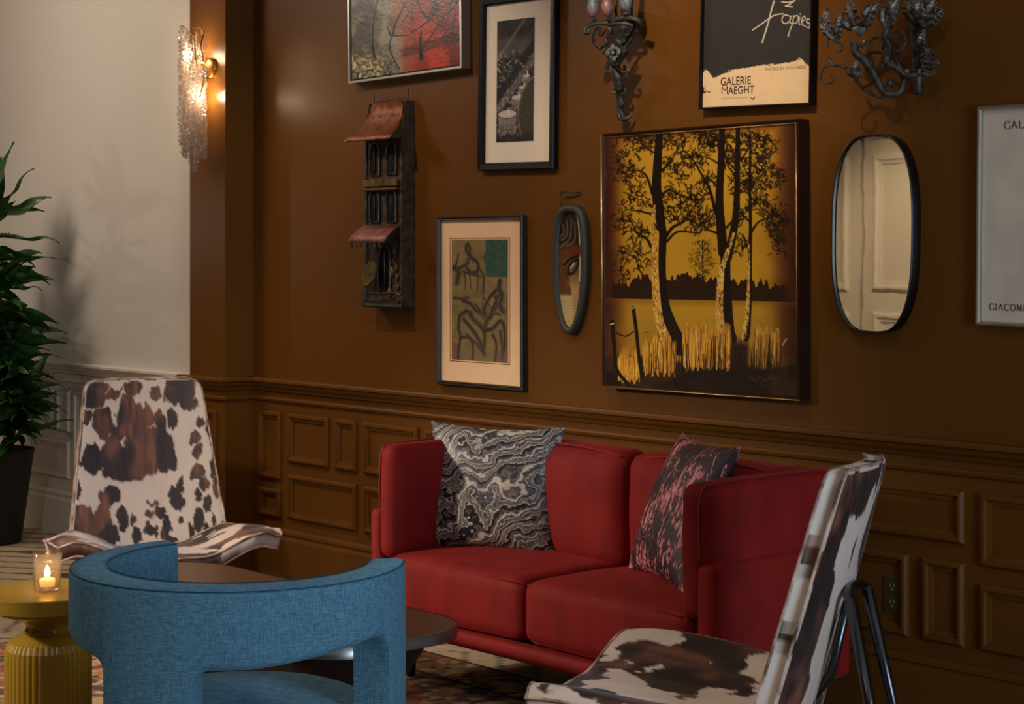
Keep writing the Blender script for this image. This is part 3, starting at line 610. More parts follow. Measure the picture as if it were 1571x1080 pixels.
# ================================================================== BLUE BARREL CHAIR
cc = camxy(-.717, 4.80); yaw = math.atan2(SI, -SI*0+CO)       # local -y looks back at the camera
bc = thing('barrel_chair', (cc.x, cc.y, .0148), 'blue woven barrel chair with curved band back, seen from behind in front', 'chair', 0)
adir = math.atan2(-CO, SI)                                       # direction from the chair to the camera side (azimuth 0)
def band():
    ri, ro, zt, zb = .335, .437, .727, .530; rf = .022
    L0, L1, S0, S1, R0, R1 = -141, -123, -40.5, -7, 68, 93
    az = sorted(set([L0, L1]+[S0, S1]+[R0]+list(np.arange(L0, R1+.1, 2.0))+[R1]))
    def bot(a, side=0):
        fil = 6.0
        if a < L1 or (a == L1 and side < 0): return 0.0
        if (S0 < a < S1) or (a == S0 and side > 0) or (a == S1 and side < 0): return 0.0
        if a > R0 or (a == R0 and side > 0): return 0.0
        z = zb
        for e, s in ((L1, 1), (S0, -1), (S1, 1), (R0, -1)):
            t = (a-e)*s/fil
            if 0 <= t < 1: z = min(z, zb-.05*(1-math.sqrt(max(0, 1-(1-t)**2))))
        if a < S0: z += 0.035*max(0, min(1, (S0-a-4)/45.))
        if a > S1: z += 0.035*max(0, min(1, (a-S1-20)/45.))
        return z
    cols = []
    for a in az:
        if a in (L1, S0, S1, R0): cols += [(a-.02, bot(a, -1)), (a+.02, bot(a, 1))]
        else: cols.append((a, bot(a)))
    for e, s in ((L1, 1), (S0, -1), (S1, 1), (R0, -1)):
        for t in (.04, .12, .25, .45, .7): cols.append((e+s*t*6.0, bot(e+s*t*6.0)))
    cols.sort(key=lambda c: c[0])
    first, last = cols[0][0], cols[-1][0]; V, Fc = [], []
    # ends are rounded by shrinking the section
    ext = [(first-1.0, cols[0][1], .5)]+[(first-.7, cols[0][1], .15)]+[(a, z, 0) for a, z in cols]+[(last+.7, cols[-1][1], .15), (last+1.0, cols[-1][1], .5)]
    for a, zz, sh in ext:
        s = sh*rf; x0, x1, z0, z1 = ri+s, ro-s, zz+(s if zz > .1 else 0), zt-s; q = rf
        sec = []
        for cx, cz, a0 in ((x1-q, z0+(q if zz > .1 else .002), -90), (x1-q, z1-q, 0), (x0+q, z1-q, 90), (x0+q, z0+(q if zz > .1 else .002), 180)):
            qz = q if (a0 in (0, 90) or zz > .1) else .002
            for i in range(5):
                b = R(a0+90*i/4); sec.append((cx+q*math.cos(b), cz+qz*math.sin(b)))
        t = R(a)
        # azimuth 0 points to the camera; positive turns to the picture's right
        dx = math.sin(t)*CO-(-math.cos(t))*SI; dy = math.sin(t)*SI+(-math.cos(t))*CO
        for r_, z_ in sec: V.append((r_*dx, r_*dy, z_))
    m = 20
    for i in range(len(ext)-1):
        for j in range(m): Fc.append((i*m+j, (i+1)*m+j, (i+1)*m+(j+1) % m, i*m+(j+1) % m))
    Fc += [tuple(range(m)), tuple((len(ext)-1)*m+j for j in range(m))[::-1]]
    return V, Fc
bo = mobj('curved_back', *band(), M_blue, bc, False)
def smooth_by_angle(o, ang=35):
    me = o.data; me.polygons.foreach_set('use_smooth', [True]*len(me.polygons))
    bm = bmesh.new(); bm.from_mesh(me); bmesh.ops.recalc_face_normals(bm, faces=bm.faces[:])
    for e in bm.edges:
        if len(e.link_faces) == 2 and e.calc_face_angle(0) > R(ang): e.smooth = False
    bm.to_mesh(me); bm.free()
smooth_by_angle(bo)
def arc(r, z, a0, a1, n=70):
    out = []
    for i in range(n+1):
        t = R(a0+(a1-a0)*i/n); out.append((r*(math.sin(t)*CO+math.cos(t)*SI), r*(math.sin(t)*SI-math.cos(t)*CO), z))
    return out
M_seam = mat('dark_blue_seam', (24, 62, 86), .85, bump=(200, .2, .001, one))
mobj('seam', *join([tube(arc(.4335, .721, -141, 93), .0016, 5), tube(arc(.3385, .7265, -141, 93), .0016, 5)]), M_seam, bo, True)
seat = mobj('seat_cushion', *lathe([(0, .20), (.28, .20), (.322, .215), (.338, .25), (.338, .33), (.326, .356), (.30, .366), (.15, .372), (0, .373)], 64), M_blue, bc, True)
mobj('seam', *tube(arc(.332, .35, 0, 360), .0016, 5), M_seam, seat, True)

# ================================================================== YELLOW SIDE TABLE, CANDLE
tp = camxy((74-785.5)/F*5.6, 5.6)
st = thing('side_table', (tp.x, tp.y, .0148), 'mustard yellow side table with fluted pedestal behind the blue chair', 'side table')
mobj('table_top', *lathe([(0, .452), (.197, .452), (.200, .455), (.200, .4965), (.1965, .50), (0, .50)], 72), M_yellow, st, True)
smooth_by_angle(st.children[0], 25)
ne = mobj('neck', *lathe([(.18, .452), (.15, .434), (.105, .420), (.078, .408), (.066, .395), (.066, .385), (.078, .372)], 56), M_yellow, st, True)
def flute(a, z): return 1+.018*abs(math.sin(a*22)) if z < .36 else 1
mobj('fluted_pedestal', *lathe([(0, .372), (.07, .372), (.095, .362), (.117, .346), (.127, .325), (.129, .30), (.129, .16), (.129, .02), (.125, .004), (.12, 0), (0, 0)][::-1], 264, rmod=flute), M_yellow, st, False)
cp = camxy((72.5-785.5)/F*5.57, 5.57)
ca = thing('candle_holder', (cp.x, cp.y, .515), 'small cut glass tumbler with a lit candle on the yellow table', 'candle')
def facet(a, z):
    if z < .006 or z > .066: return 1
    k = (z-.006)/.06; return 1+.035*abs(math.sin(a*9+k*9))*abs(math.sin(a*9-k*9))*2-.02
mobj('tumbler', *lathe([(0, .001), (.036, .001), (.0385, .006)]+[(.039+.002*i/10, .006+.06*i/10) for i in range(11)]+[(.043, .075), (.0445, .119), (.0425, .120), (.0405, .075), (.037, .066), (.033, .0148), (0, .012)], 72, rmod=facet), M_tumbler, ca, True)
wx_ = mobj('wax', *lathe([(0, .016), (.022, .016), (.024, .036), (.020, .040), (0, .037)], 32), M_wax, ca, True)
mobj('flame', *lathe([(0, .040), (.007, .046), (.010, .056), (.006, .070), (0, .082)], 16), M_flame, ca, True)
light('POINT', 'candle_light', (cp.x, cp.y, .515+.105), .35, (1, .6, .3), size=.012)

# ================================================================== POTTED PLANT
rp = random.Random(7)
pp = camxy((-9-785.5)/F*9.75, 9.75)
pl = thing('potted_plant', (pp.x, pp.y, 0), 'tall dracaena with long drooping green leaves in a black pot', 'plant')
pot = mobj('pot', *lathe([(0, 0), (.13, 0), (.142, .01), (.175, .25), (.205, .47), (.212, .50), (.20, .50), (.192, .46), (0, .46)], 48), M_pot, pl, True); smooth_by_angle(pot, 40)
mobj('soil', *lathe([(0, .462), (.195, .462)][::-1], 32), M_soil, pl)
stems = []
for x, y, lx, ly, h in ((-.02, .02, -.02, -.02, 1.72), (.07, -.03, .06, .0, 1.38), (-.08, -.05, -.10, -.03, 1.5), (.03, .07, .09, -.03, 1.05), (.10, .04, .12, .0, .80)):
    P = smooth_path([(x, y, .44), (x+lx*.3, y+ly*.3, .44+(h-.44)*.35), (x+lx*.6, y+ly*.6, .44+(h-.44)*.7), (x+lx, y+ly, h)], 8)
    mobj('stem', *tube(P, [.014, .009], 8), M_stem, pl, True); stems.append(P)
def leaf_mesh(L, W, droop, wav, tw):
    V, Fc = [], []; n = 14
    for i in range(n+1):
        t = i/n; w_ = W*(math.sin(math.pi*min(1, t*1.02+.02))**.75)*(1-.45*t)*1.25+.002
        x = L*t*(1-.18*droop*t); z = -droop*L*.75*t*t+wav*.02*math.sin(t*9)
        for j, s in enumerate((-1, -.5, 0, .5, 1)):
            V.append((x, s*w_*math.cos(tw*t), z+abs(s)*w_*.45+s*w_*math.sin(tw*t)+.004*math.sin(t*17+s*3)))
    for i in range(n):
        for j in range(4): Fc.append((i*5+j, (i+1)*5+j, (i+1)*5+j+1, i*5+j+1))
    me = bpy.data.meshes.new('leaf'); me.from_pydata(V, [], Fc); me.materials.append(M_leaf); me.polygons.foreach_set('use_smooth', [True]*len(Fc)); return me
LM = [leaf_mesh(.36, .048, .15, 0, .2), leaf_mesh(.40, .040, .35, .7, .5), leaf_mesh(.34, .042, .6, .6, -.5), leaf_mesh(.34, .036, .2, .8, .9), leaf_mesh(.40, .046, .5, .5, -.2)]
LL = (.36, .36, .32, .30, .38)
def leaf(p, az, el, k, sc=1):
    if p.y+LL[k]*sc*max(0, math.cos(el))*math.sin(az) > .36: return
    o = bpy.data.objects.new('leaf', LM[k]); col.objects.link(o); o.parent = pl; o.location = p
    o.rotation_euler = (rp.uniform(-1.1, .5), -el, az); o.scale = (sc, sc, sc)
for P in stems:
    n0 = len(P); hgt = P[-1].z
    for i in range(int(n0*.30), n0):
        for q in range(3 if i < n0-3 else 3):
            leaf(P[i], rp.uniform(0, 6.283), rp.uniform(-.1, .6) if i < n0-3 else rp.uniform(.3, 1.2), rp.choice([1, 2, 3, 4, 1, 2]), rp.uniform(.62, .95))
top = stems[0][-1]
leaf(top, tr, 1.40, 0, 1.25); leaf(top, 2.3, 1.25, 0, 1.1); leaf(top, .9, 1.0, 3, 1.1)
tr = math.atan2(SI, CO)     # azimuth of the picture's right
for dz, el, k, a in ((-.02, .55, 3, .1), (-.12, .25, 1, -.2), (-.22, .12, 3, .2), (-.28, .2, 2, 0), (-.5, .0, 4, -.1), (-.62, .25, 1, .3)):
    leaf(top+Vector((0, 0, dz)), tr+a, el, k, 1.05)

# ================================================================== WALL ART
class Pic:
    """a hanging picture: an Empty on the wall; px corners (tl, tr, br, bl) of its front outline give size, place and tilt"""
    def __init__(s, name, q, dep, label, cat, group=None, back=0):
        c = [wall(p[0], p[1], -dep) for p in q]; tl, tr_, br, bl = c
        s.w = ((tr_.x-tl.x)+(br.x-bl.x))/2; s.h = ((tl.z-bl.z)+(tr_.z-br.z))/2
        s.phi = (math.atan2(tr_.z-tl.z, s.w)+math.atan2(br.z-bl.z, s.w))/2
        cen = (tl+tr_+br+bl)/4; s.c = Vector((cen.x, 0, cen.z)); s.dep = dep
        s.o = thing(name, s.c, label, cat, 0, group); s.o.rotation_euler = (0, -s.phi, 0)
    def L(s, px, py, y=None):
        p = wall(px, py, -s.dep if y is None else y)-s.c; c, n = math.cos(s.phi), math.sin(s.phi)
        return Vector((p.x*c+p.z*n, p.y, -p.x*n+p.z*c))
    def frame(s, wd, m, name='frame', y0=0.0, lip=.004, face=None, w=None, h=None, dep=None):
        w = w or s.w; h = h or s.h; dep = dep or s.dep
        prof = face or [(0, 0), (0, dep-.003), (.002, dep), (wd*.8, dep), (wd, dep-lip), (wd, .004)]
        V, Fc = [], []; n = len(prof)
        for cx, cz, sx, sz in ((-w/2, -h/2, 1, 1), (w/2, -h/2, -1, 1), (w/2, h/2, -1, -1), (-w/2, h/2, 1, -1)):
            for a, b in prof: V.append((cx+sx*a, -b-y0, cz+sz*a))
        for k in range(4):
            for i in range(n): Fc.append((k*n+i, k*n+(i+1) % n, ((k+1) % 4)*n+(i+1) % n, ((k+1) % 4)*n+i))
        return mobj(name, V, Fc, m, s.o)
    def board(s, name, y, m, inset=.005, w=None, h=None, t=.003):
        w = (w or s.w)/2-inset; h = (h or s.h)/2-inset
        return mobj(name, *box(-w, w, y, y+t, -h, h), m, s.o)
    def paint(s, name, rect, W, H, fn, y, m, parent=None):
        x0, x1, z0, z1 = rect; P = Paint(W, H); P.rect = rect
        def uv(px, py):
            p = s.L(px, py, y); return ((p.x-x0)/(x1-x0), (z1-p.z)/(z1-z0))
        fn(P, uv); return P.mesh(name, x0, x1, z0, z1, y, m, parent or s.o)

# ---- abstract canvas
a1 = Pic('abstract_painting', [(533, -85), (707, -131), (707, 107), (534, 126)], .055, 'grey, black and red abstract canvas in a silver float frame, top left of the wall', 'painting')
a1.frame(.012, M_silver, lip=.0, face=[(0, 0), (0, .055), (.010, .055), (.010, .012), (.018, .012), (.018, 0)])
a1.board('canvas', -.046, M_blackframe, .014, t=.035)
def abstract(P, uv):
    U, V = P.u, P.v; asp = 1.25
    n = fbm(U*5, V*6*asp, 3, 5); n2 = fbm(U*16, V*22, 8, 4); n3 = fbm(U*40, V*50, 12, 3)
    P.a[:] = (np.array([104, 98, 86])/255)*(.62+.75*n[..., None])*(.8+.4*n2[..., None])
    P.fill(sst(.5, .62, fbm(U*7+4, V*9, 21, 4))*.5, (60, 54, 50)); P.fill(sst(.55, .7, fbm(U*6, V*8+2, 25, 4))*.6, (150, 142, 120))
    red = sst(.42, .56, U+.30*(fbm(U*4, V*7, 31, 4)-.5)-.05*V)
    P.fill(red*.95, (142, 42, 28)); P.fill(red*sst(.5, .64, fbm(U*6, V*8, 33, 4)), (176, 54, 32)); P.fill(red*sst(.52, .64, fbm(U*9+5, V*6, 37, 4))*.8, (96, 28, 22))
    P.fill(sst(.11, .05, np.abs(U-.50-.03*np.sin(V*9)))*.65*sst(.45, .55, V+.2*n), (150, 84, 52)); P.fill(sst(.07, .03, np.abs(U-.44))*sst(.6, .8, V)*.5, (150, 142, 128))
    P.fill(sst(.05, .02, np.abs(V-.86+.12*(U-.5)))*red*.6, (60, 22, 20))
    P.fill(sst(.8, 1.0, V+.12*n2)*sst(.45, .2, U)*sst(.5, .56, n3), (196, 176, 110)); P.fill(sst(.82, 1.0, V)*sst(.5, .3, U)*sst(.55, .6, fbm(U*50, V*60, 44, 2)), (50, 44, 34))
    K = (22, 18, 18); c = lambda x, y: uv(500+x/3.7237, y/3.7237)
    for pts, w_ in (([(300,-20),(272,120),(268,250),(280,330),(262,260)], 1.1), ([(350,150),(372,215),(362,260),(385,330),(420,395)], 1.0), ([(470,-10),(430,70),(400,130),(380,205)], 1.4), ([(360,195),(400,205),(470,200)], .9), ([(520,-10),(545,60),(590,105),(612,90),(640,20)], 1.6), ([(490,185),(560,140),(620,80),(660,10)], 1.2),
                     ([(560,270),(600,210),(660,120),(740,30)], 1.2), ([(740,60),(728,150),(724,225),(745,235),(764,215)], 1.3), ([(590,-10),(620,30),(600,80),(585,95)], 1.5), ([(160,100),(200,130),(240,150)], .7), ([(410,-10),(470,60),(440,120)], .8), ([(600,-80),(500,-40),(380,-120),(300,-60)], 1.6), ([(620,-200),(560,-100),(640,-60),(700,-160)], 1.6)):
        P.line([c(*q) for q in pts], w_*1.15, K, .92)
    P.line([c(544,170), c(540,240), c(545,335)], (1.2, 4.6), K, .95); P.line([c(635,-5), c(625,30), c(608,60)], (5, 2), K); P.line([c(760,-10), c(735,35)], (6, 2), K); P.line([c(745,-30), c(700,40)], 3, K)
hw, hh = a1.w/2-.018, a1.h/2-.018
a1.paint('canvas_print', (-hw, hw, -hh, hh), 210, 300, abstract, -.0475, M_varnish)

# ---- framed candle photograph
a2 = Pic('framed_photograph', [(732, -2), (849, -16), (849, 258), (733, 263)], .032, 'black and white candle photograph in a wide black frame with white mat', 'picture')
tl, br = a2.L(742, 12, -.02), a2.L(836, 246, -.02)
fw_ = .026
a2.frame(.031, M_blackframe, face=[(0, 0), (0, .026), (.004, .032), (.024, .030), (.031, .022), (.031, .004)])
a2.board('mat_board', -.012, M_matpink, .02)
def candles(P, uv):
    U, V = P.u, P.v; n = fbm(U*6, V*18, 3, 4); n2 = fbm(U*16, V*50, 5, 3)
    P.a[:] = (np.array([48, 42, 40])/255)*(.4+1.3*n[..., None]*n2[..., None]*1.4)
    d = V-(.62-.42*U)                        # shelf edges run up to the right
    for off, w_, cc_ in ((-.30, .035, (120, 108, 104)), (-.12, .02, (70, 62, 60)), (.04, .016, (104, 94, 88))):
        P.fill(sst(w_, w_*.3, np.abs(d-off))*.7, cc_)
    P.fill(sst(.56, .68, n2)*sst(.22, .3, V)*.8, (168, 154, 148)); P.fill(sst(.12,.03,np.abs(V-.22))*.5, (120,110,106)); P.fill(sst(.10, .02, np.abs(d-.12))*.6, (140, 128, 122)); P.fill(sst(.08, .03, np.abs(d-.02))*.9, (20, 17, 17))
    rnd = random.Random(5)
    for i in range(46):
        u = rnd.random(); v = .22+rnd.random()*.34*(1-.3*u); P.seg((u, v), (u+.012, v+.004), rnd.uniform(.6, 1.5), .6, rnd.choice([(220, 205, 196), (150, 138, 130), (96, 86, 82)]))
    for cx, cy, r, h in ((.80, .47, .10, .05), (.72, .56, .12, .06), (.58, .64, .17, .10), (.30, .77, .25, .17)):
        e = np.hypot((U-cx)/r, (V-cy)/(r*.13))
        body = (np.abs(U-cx) < r*(1-.1*(V-cy)/h))*(V > cy)*(V < cy+h); P.fill(body*.95*(1-.55*np.clip((V-cy)/h, 0, 1)), (158, 140, 134)); P.fill(sst(1.05, .9, e), (206, 188, 180)); P.fill(sst(.12, .05, np.abs(e-1.1)), (60, 52, 50))
        P.line([(cx+.04, cy), (cx+.03, cy-.03), (cx+.02, cy-.045)], (1.6, .6), (240, 228, 220))
    P.fill(sst(.75, .7, np.hypot((U-1.15)/.75, (V-.78)/.42))*.9, (64, 54, 40)); P.fill(sst(.03, .01, np.abs(np.hypot((U-1.15)/.75, (V-.78)/.42)-.74))*.8, (150, 132, 90))
    P.fill(sst(.9, 1.0, V)*.8, (16, 13, 13))
q0, q1 = a2.L(763, 33, -.0135), a2.L(818, 216, -.0135)
a2.paint('photo_print', (q0.x, q1.x, q1.z, q0.z), 90, 240, candles, -.0136, M_print)
mobj('glass_pane', *box(-a2.w/2+.026, a2.w/2-.026, -.020, -.0185, -a2.h/2+.026, a2.h/2-.026), M_pane, a2.o)

# ---- horse print
a3 = Pic('framed_horse_print', [(668, 332), (800, 330), (800, 600), (669, 590)], .030, 'framed ink print of horses on ochre and green with a tan mat', 'picture')
a3.frame(.02, M_pewter, face=[(0, 0), (0, .024), (.003, .030), (.007, .030), (.010, .024), (.014, .026), (.018, .018), (.018, .004)])
a3.board('mat_board', -.011, M_mattan, .012)
def horses(P, uv):
    U, V = P.u, P.v; n = fbm(U*6, V*14, 3, 4); n2 = fbm(U*26, V*50, 5, 3)
    P.a[:] = (np.array([134, 112, 66])/255)*(.8+.35*n[..., None])*(.9+.2*n2[..., None])
    P.fill((U > .60+.02*np.sin(V*30))*(V < .31)*1., (42, 76, 62)); P.fill((U > .60)*(V < .31)*sst(.5, .6, n2)*.4, (80, 112, 84)); P.fill((V > .86)*(U < .16)*.5+(V > .9)*(U > .75)*.5, (112, 60, 52)); P.fill((V > .30)*(V < .42)*.3, (160, 134, 84))
    c = lambda x, y: uv(640+x/3.375, 300+y/3.375); K = (36, 30, 30)
    L_ = [([(262,250),(252,270),(262,295),(275,280),(266,255)],2.2),([(265,300),(285,325),(310,345),(318,380),(300,400),(275,395),(255,370),(265,330)],2.4),([(190,370),(205,350),(215,300)],1.5),([(190,375),(215,390),(210,430),(205,455)],3.4),([(215,380),(240,365),(265,350)],2.2),([(240,390),(250,430),(250,485)],1.2),
          ([(270,400),(275,450),(278,485)],1.0),([(310,400),(315,440),(312,490)],1.1),([(330,385),(345,430),(338,495)],1.4),([(240,395),(290,410),(330,420)],1.6),([(350,400),(345,500),(338,590)],.8),([(190,530),(235,535),(265,530)],2.0),([(235,545),(275,560),(300,590),(330,610)],2.4),
          ([(430,440),(425,480),(440,520),(430,570),(450,605)],3.0),([(410,490),(375,530),(350,580),(345,620)],2.4),([(420,520),(395,580),(370,640),(350,690)],2.2),([(345,590),(360,640),(330,690)],1.6),([(225,620),(260,600),(290,640),(330,680),(350,720),(345,790)],2.6),([(220,620),(215,690),(225,730),(215,800),(212,855)],2.2),
          ([(240,640),(280,690),(320,750),(350,820)],2.4),([(230,735),(275,740),(290,790),(285,850)],1.8),([(260,660),(310,720),(335,780)],1.6),([(350,700),(390,690),(430,650),(450,680),(455,760),(450,800)],2.6),([(390,720),(410,770),(405,860)],2.0),([(430,700),(440,780),(440,865)],1.8),([(380,640),(400,610),(430,620)],1.6),
          ([(300,560),(330,600),(345,640)],1.4),([(280,600),(300,650),(330,660)],1.3),([(400,520),(415,560),(400,600)],1.5),([(345,530),(370,560),(385,590)],1.0),([(255,720),(300,760),(330,800),(350,830)],1.6)]
    for i, (pts, w_) in enumerate(L_):
        P.line([c(*q) for q in pts], w_*2.0, (84, 68, 46), .35); P.line([c(*q) for q in pts], (w_*1.05, w_*.6), K, .9); P.line([(c(*q)[0]+.012, c(*q)[1]+.006) for q in pts], .4, (170, 140, 100), .35)
q0, q1 = a3.L(693, 368, -.0125), a3.L(779, 557, -.0125)
mobj('mat_edge', *join([box(q0.x-.012, q1.x+.012, -.0122, -.0118, q1.z-.008, q1.z-.005), box(q0.x-.012, q1.x+.012, -.0122, -.0118, q0.z+.005, q0.z+.008), box(q0.x-.012, q0.x-.009, -.0122, -.0118, q1.z-.008, q0.z+.008), box(q1.x+.009, q1.x+.012, -.0122, -.0118, q1.z-.008, q0.z+.008)]), M_print if False else M_goldedge, a3.o)
a3.paint('horse_print', (q0.x, q1.x, q1.z, q0.z), 130, 230, horses, -.0126, M_print)
mobj('glass_pane', *box(-a3.w/2+.015, a3.w/2-.015, -.019, -.0175, -a3.h/2+.015, a3.h/2-.015), M_pane, a3.o)

# ---- birch tree painting
a4 = Pic('tree_painting', [(926, 206), (1225, 181), (1226, 616), (920, 593)], .060, 'large yellow and dark brown painting of birch trees by a lake', 'painting')
a4.frame(.014, M_bronzeframe, face=[(0, 0), (0, .060), (.004, .060), (.009, .056), (.014, .050), (.014, .004)])
mobj('gold_edge', *join([tube([(-a4.w/2+.002, -.0605, -a4.h/2), (-a4.w/2+.002, -.0605, a4.h/2)], .0035, 6), tube([(-a4.w/2, -.0605, -a4.h/2+.002), (a4.w/2, -.0605, -a4.h/2+.002)], .0025, 6), tube([(-a4.w/2+.012, -.0575, a4.h/2-.014), (a4.w/2-.012, -.0575, a4.h/2-.014)], .0015, 6), tube([(a4.w/2-.012, -.0575, -a4.h/2+.012), (a4.w/2-.012, -.0575, a4.h/2-.014)], .0015, 6)]), M_goldedge, a4.o, True)
a4.board('canvas', -.052, M_blackframe, .012, t=.045)
def trees(P, uv):
    U, V = P.u, P.v; rnd = random.Random(12); K = (26, 14, 8); Y = (190, 142, 34)
    c = lambda x, y: uv(900+x/2.348, 170+y/2.348)
    n = fbm(U*4, V*5, 3, 4); n2 = fbm(U*30, V*40, 5, 3)
    P.a[:] = (np.array(Y)/255)*(.86+.2*n[..., None]); P.fill(sst(.7, .15, V)*.25, (170, 130, 40))
    edge = np.minimum(np.minimum(U, (1-U)*.9), V*1.6+.06)+.05*(n-.5)
    P.fill(sst(.19, .04, edge)*.6, (128, 72, 22)); P.fill(sst(.13, .01, edge), (62, 28, 14))
    ty0 = c(400, 625)[1]; ty1 = c(400, 682)[1]
    tl_ = ty0+.012-.05*fbm(U*75, U*0, 7, 2)-.03*fbm(U*9, U*0, 8, 2)+.05*np.abs(U-.45)
    P.fill((V > tl_)*(V < ty1)*sst(.02, .05, U)*sst(.98, .93, U)*.97, (38, 20, 10)); P.fill(sst(.03, .0, np.abs(V-ty1-.004))*.4*(V > ty1), (110, 70, 24))
    gy = c(400, 930)[1]; gtop = gy-.03+.05*(fbm(U*6, U*0, 17, 3)-.5)-.05*sst(.25, 0, U)*0
    P.fill(sst(gtop-.01, gtop+.01, V), (30, 14, 9)); P.fill(sst(.85, .95, V)*sst(.6, .7, n2)*.25, (78, 44, 20)); P.fill(sst(c(0,790)[1], c(0,830)[1], V)*sst(.48, .5, U)*sst(.78, .75, U)*.9, (32, 16, 10)); P.fill(sst(.64, .86, V)*sst(.35, .46, fbm(U*5, V*6, 71, 3))*.25, (120, 80, 26))
    def curl(x, y, sz, w_=.5, al=.85):
        a = rnd.uniform(0, 6.28); pts = []; 
        for k in range(5):
            pts.append(c(x, y)); a += rnd.uniform(-1.1, 1.1); x += math.cos(a)*sz; y += math.sin(a)*sz
        P.line(pts, w_, K, al, 3)
    def cloud(x, y, rx, ry, m_, sz=6):
        for _ in range(m_):
            a = rnd.uniform(0, 6.28); r = rnd.random()**.6; curl(x+math.cos(a)*rx*r, y+math.sin(a)*ry*r, sz*rnd.uniform(.6, 1.2), rnd.uniform(.45, .95), rnd.uniform(.6, 1))
    for x, y, rx, ry, m_ in ((150,150,60,60,60),(130,225,40,30,30),(210,110,50,35,55),(170,250,45,60,50),(180,330,60,35,45),(130,400,45,40,40),(190,440,40,40,45),(150,520,50,50,45),(130,590,30,30,20),(200,540,35,40,30),(320,110,50,30,50),(330,200,60,60,75),(390,170,45,40,60),(380,310,60,45,75),(330,370,55,35,60),(395,400,40,40,50),(300,300,30,40,30),
        (430,90,50,30,55),(440,250,35,30,30),(450,120,50,30,45),(490,110,50,40,60),(520,170,40,40,50),(440,390,30,40,35),(590,110,60,40,70),(650,130,45,45,55),(620,190,50,45,60),(660,240,50,45,60),(560,250,45,50,50),(630,340,50,40,55),(690,380,40,40,45),(690,470,30,60,40),(660,400,40,40,40),(560,380,30,40,30),(550,480,30,35,25),(600,270,40,30,40)):
        cloud(x, y, rx, ry, m_)
    for k in range(130):                     # small far tree
        t = rnd.random(); y = 470+t*130; wd = 46*math.sin(math.pi*min(1, .15+t*.8)); curl(418+rnd.uniform(-wd, wd), y, 4, .35, .6)
    P.line([c(418, 465), c(418, 640)], .9, K, .9)
    rp_ = [([(237,300),(215,235),(180,215),(110,225)],(2.6,.8)),([(235,372),(190,362),(145,355)],(2.2,.7)),([(232,490),(215,460),(180,440),(160,400),(120,400)],(2.8,.8)),([(272,300),(300,285),(340,305),(400,320),(430,300)],(2.4,.7)),([(285,455),(310,420),(355,395),(385,345),(420,310)],(3.4,.9)),([(290,470),(330,435),(400,440),(420,425)],(2.4,.8)),
           ([(270,215),(305,180),(330,130)],(2.2,.7)),([(240,150),(200,120),(185,90)],(1.8,.6)),([(465,370),(445,290),(420,240),(385,180),(360,150)],(3.2,.9)),([(470,440),(430,425),(408,395)],(2.2,.7)),([(475,300),(460,260),(420,230)],(1.8,.7)),([(505,420),(540,380),(580,345)],(2.2,.7)),([(540,190),(575,150),(590,110)],(1.8,.6)),([(588,400),(560,370),(545,330)],(1.8,.6)),
           ([(592,440),(620,400),(670,380),(700,350)],(2.2,.7)),([(586,300),(610,250),(640,220)],(1.6,.5)),([(535,230),(510,200),(500,150)],(1.8,.6)),([(490,200),(440,170),(400,165)],(1.8,.6)),([(583,500),(565,450),(545,440)],(1.8,.5)),([(590,250),(570,210),(560,180)],(1.4,.5)),([(590,320),(640,325),(670,350)],(1.4,.5)),([(610,190),(640,150),(660,100)],(1.2,.4))]
    for pts, w_ in rp_: P.line([c(*q) for q in pts], (w_[0]*.95, w_[1]*.7), K)
    def bark(pts, w_, light=1):
        Q = smooth_path([(c(*q)[0], c(*q)[1], 0) for q in pts], 30); n_ = len(Q)
        for i, q in enumerate(Q):
            ww = w_[0]+(w_[1]-w_[0])*i/n_
            for _ in range(3):
                o_ = rnd.uniform(-1, .8); x = q.x+o_*ww/P.W
                P.seg((x, q.y), (x+rnd.uniform(-.003, .003), q.y+rnd.uniform(.004, .012)), rnd.uniform(.4, 1.3), .5, rnd.choice([(226, 190, 84), (206, 160, 70), (158, 104, 40), (52, 30, 18), (226, 196, 110)]), .8*light)
    P.line([c(262,82), c(256,180), c(252,280), c(262,380), c(268,450)], (6.5, 10.5), K); P.line([c(268,440), c(262,560), c(268,680), c(300,780), c(338,850)], (10.5, 15), K)
    P.line([c(250,440), c(246,560), c(252,680), c(262,760), c(290,830)], (5.5, 9), (190, 140, 56)); bark([(243,340),(245,470),(247,560),(253,680),(268,770),(290,835)], (3, 10))
    P.line([c(488,68), c(484,200), c(478,320), c(484,420), c(492,510)], (5, 8.5), K); P.line([c(545,60), c(543,200), c(540,340), c(530,430), c(508,530)], (3.6, 7), K); P.line([c(500,500), c(500,600), c(505,700), c(512,790), c(520,820)], (8, 10), K)
    P.line([c(510,500), c(488,570), c(480,660), c(478,740), c(492,800)], (3, 7.5), (196, 146, 60)); bark([(530,440),(505,520),(486,580),(480,680),(484,790)], (2, 8))
    P.line([c(590,75), c(588,250), c(590,420), c(588,560), c(586,680), c(580,790), c(574,820)], (1.6, 5), K); P.line([c(584,560), c(582,680), c(574,760), c(562,815)], (1.6, 4), (206, 160, 70)); bark([(584,480),(582,680),(568,810)], (1, 4.5))
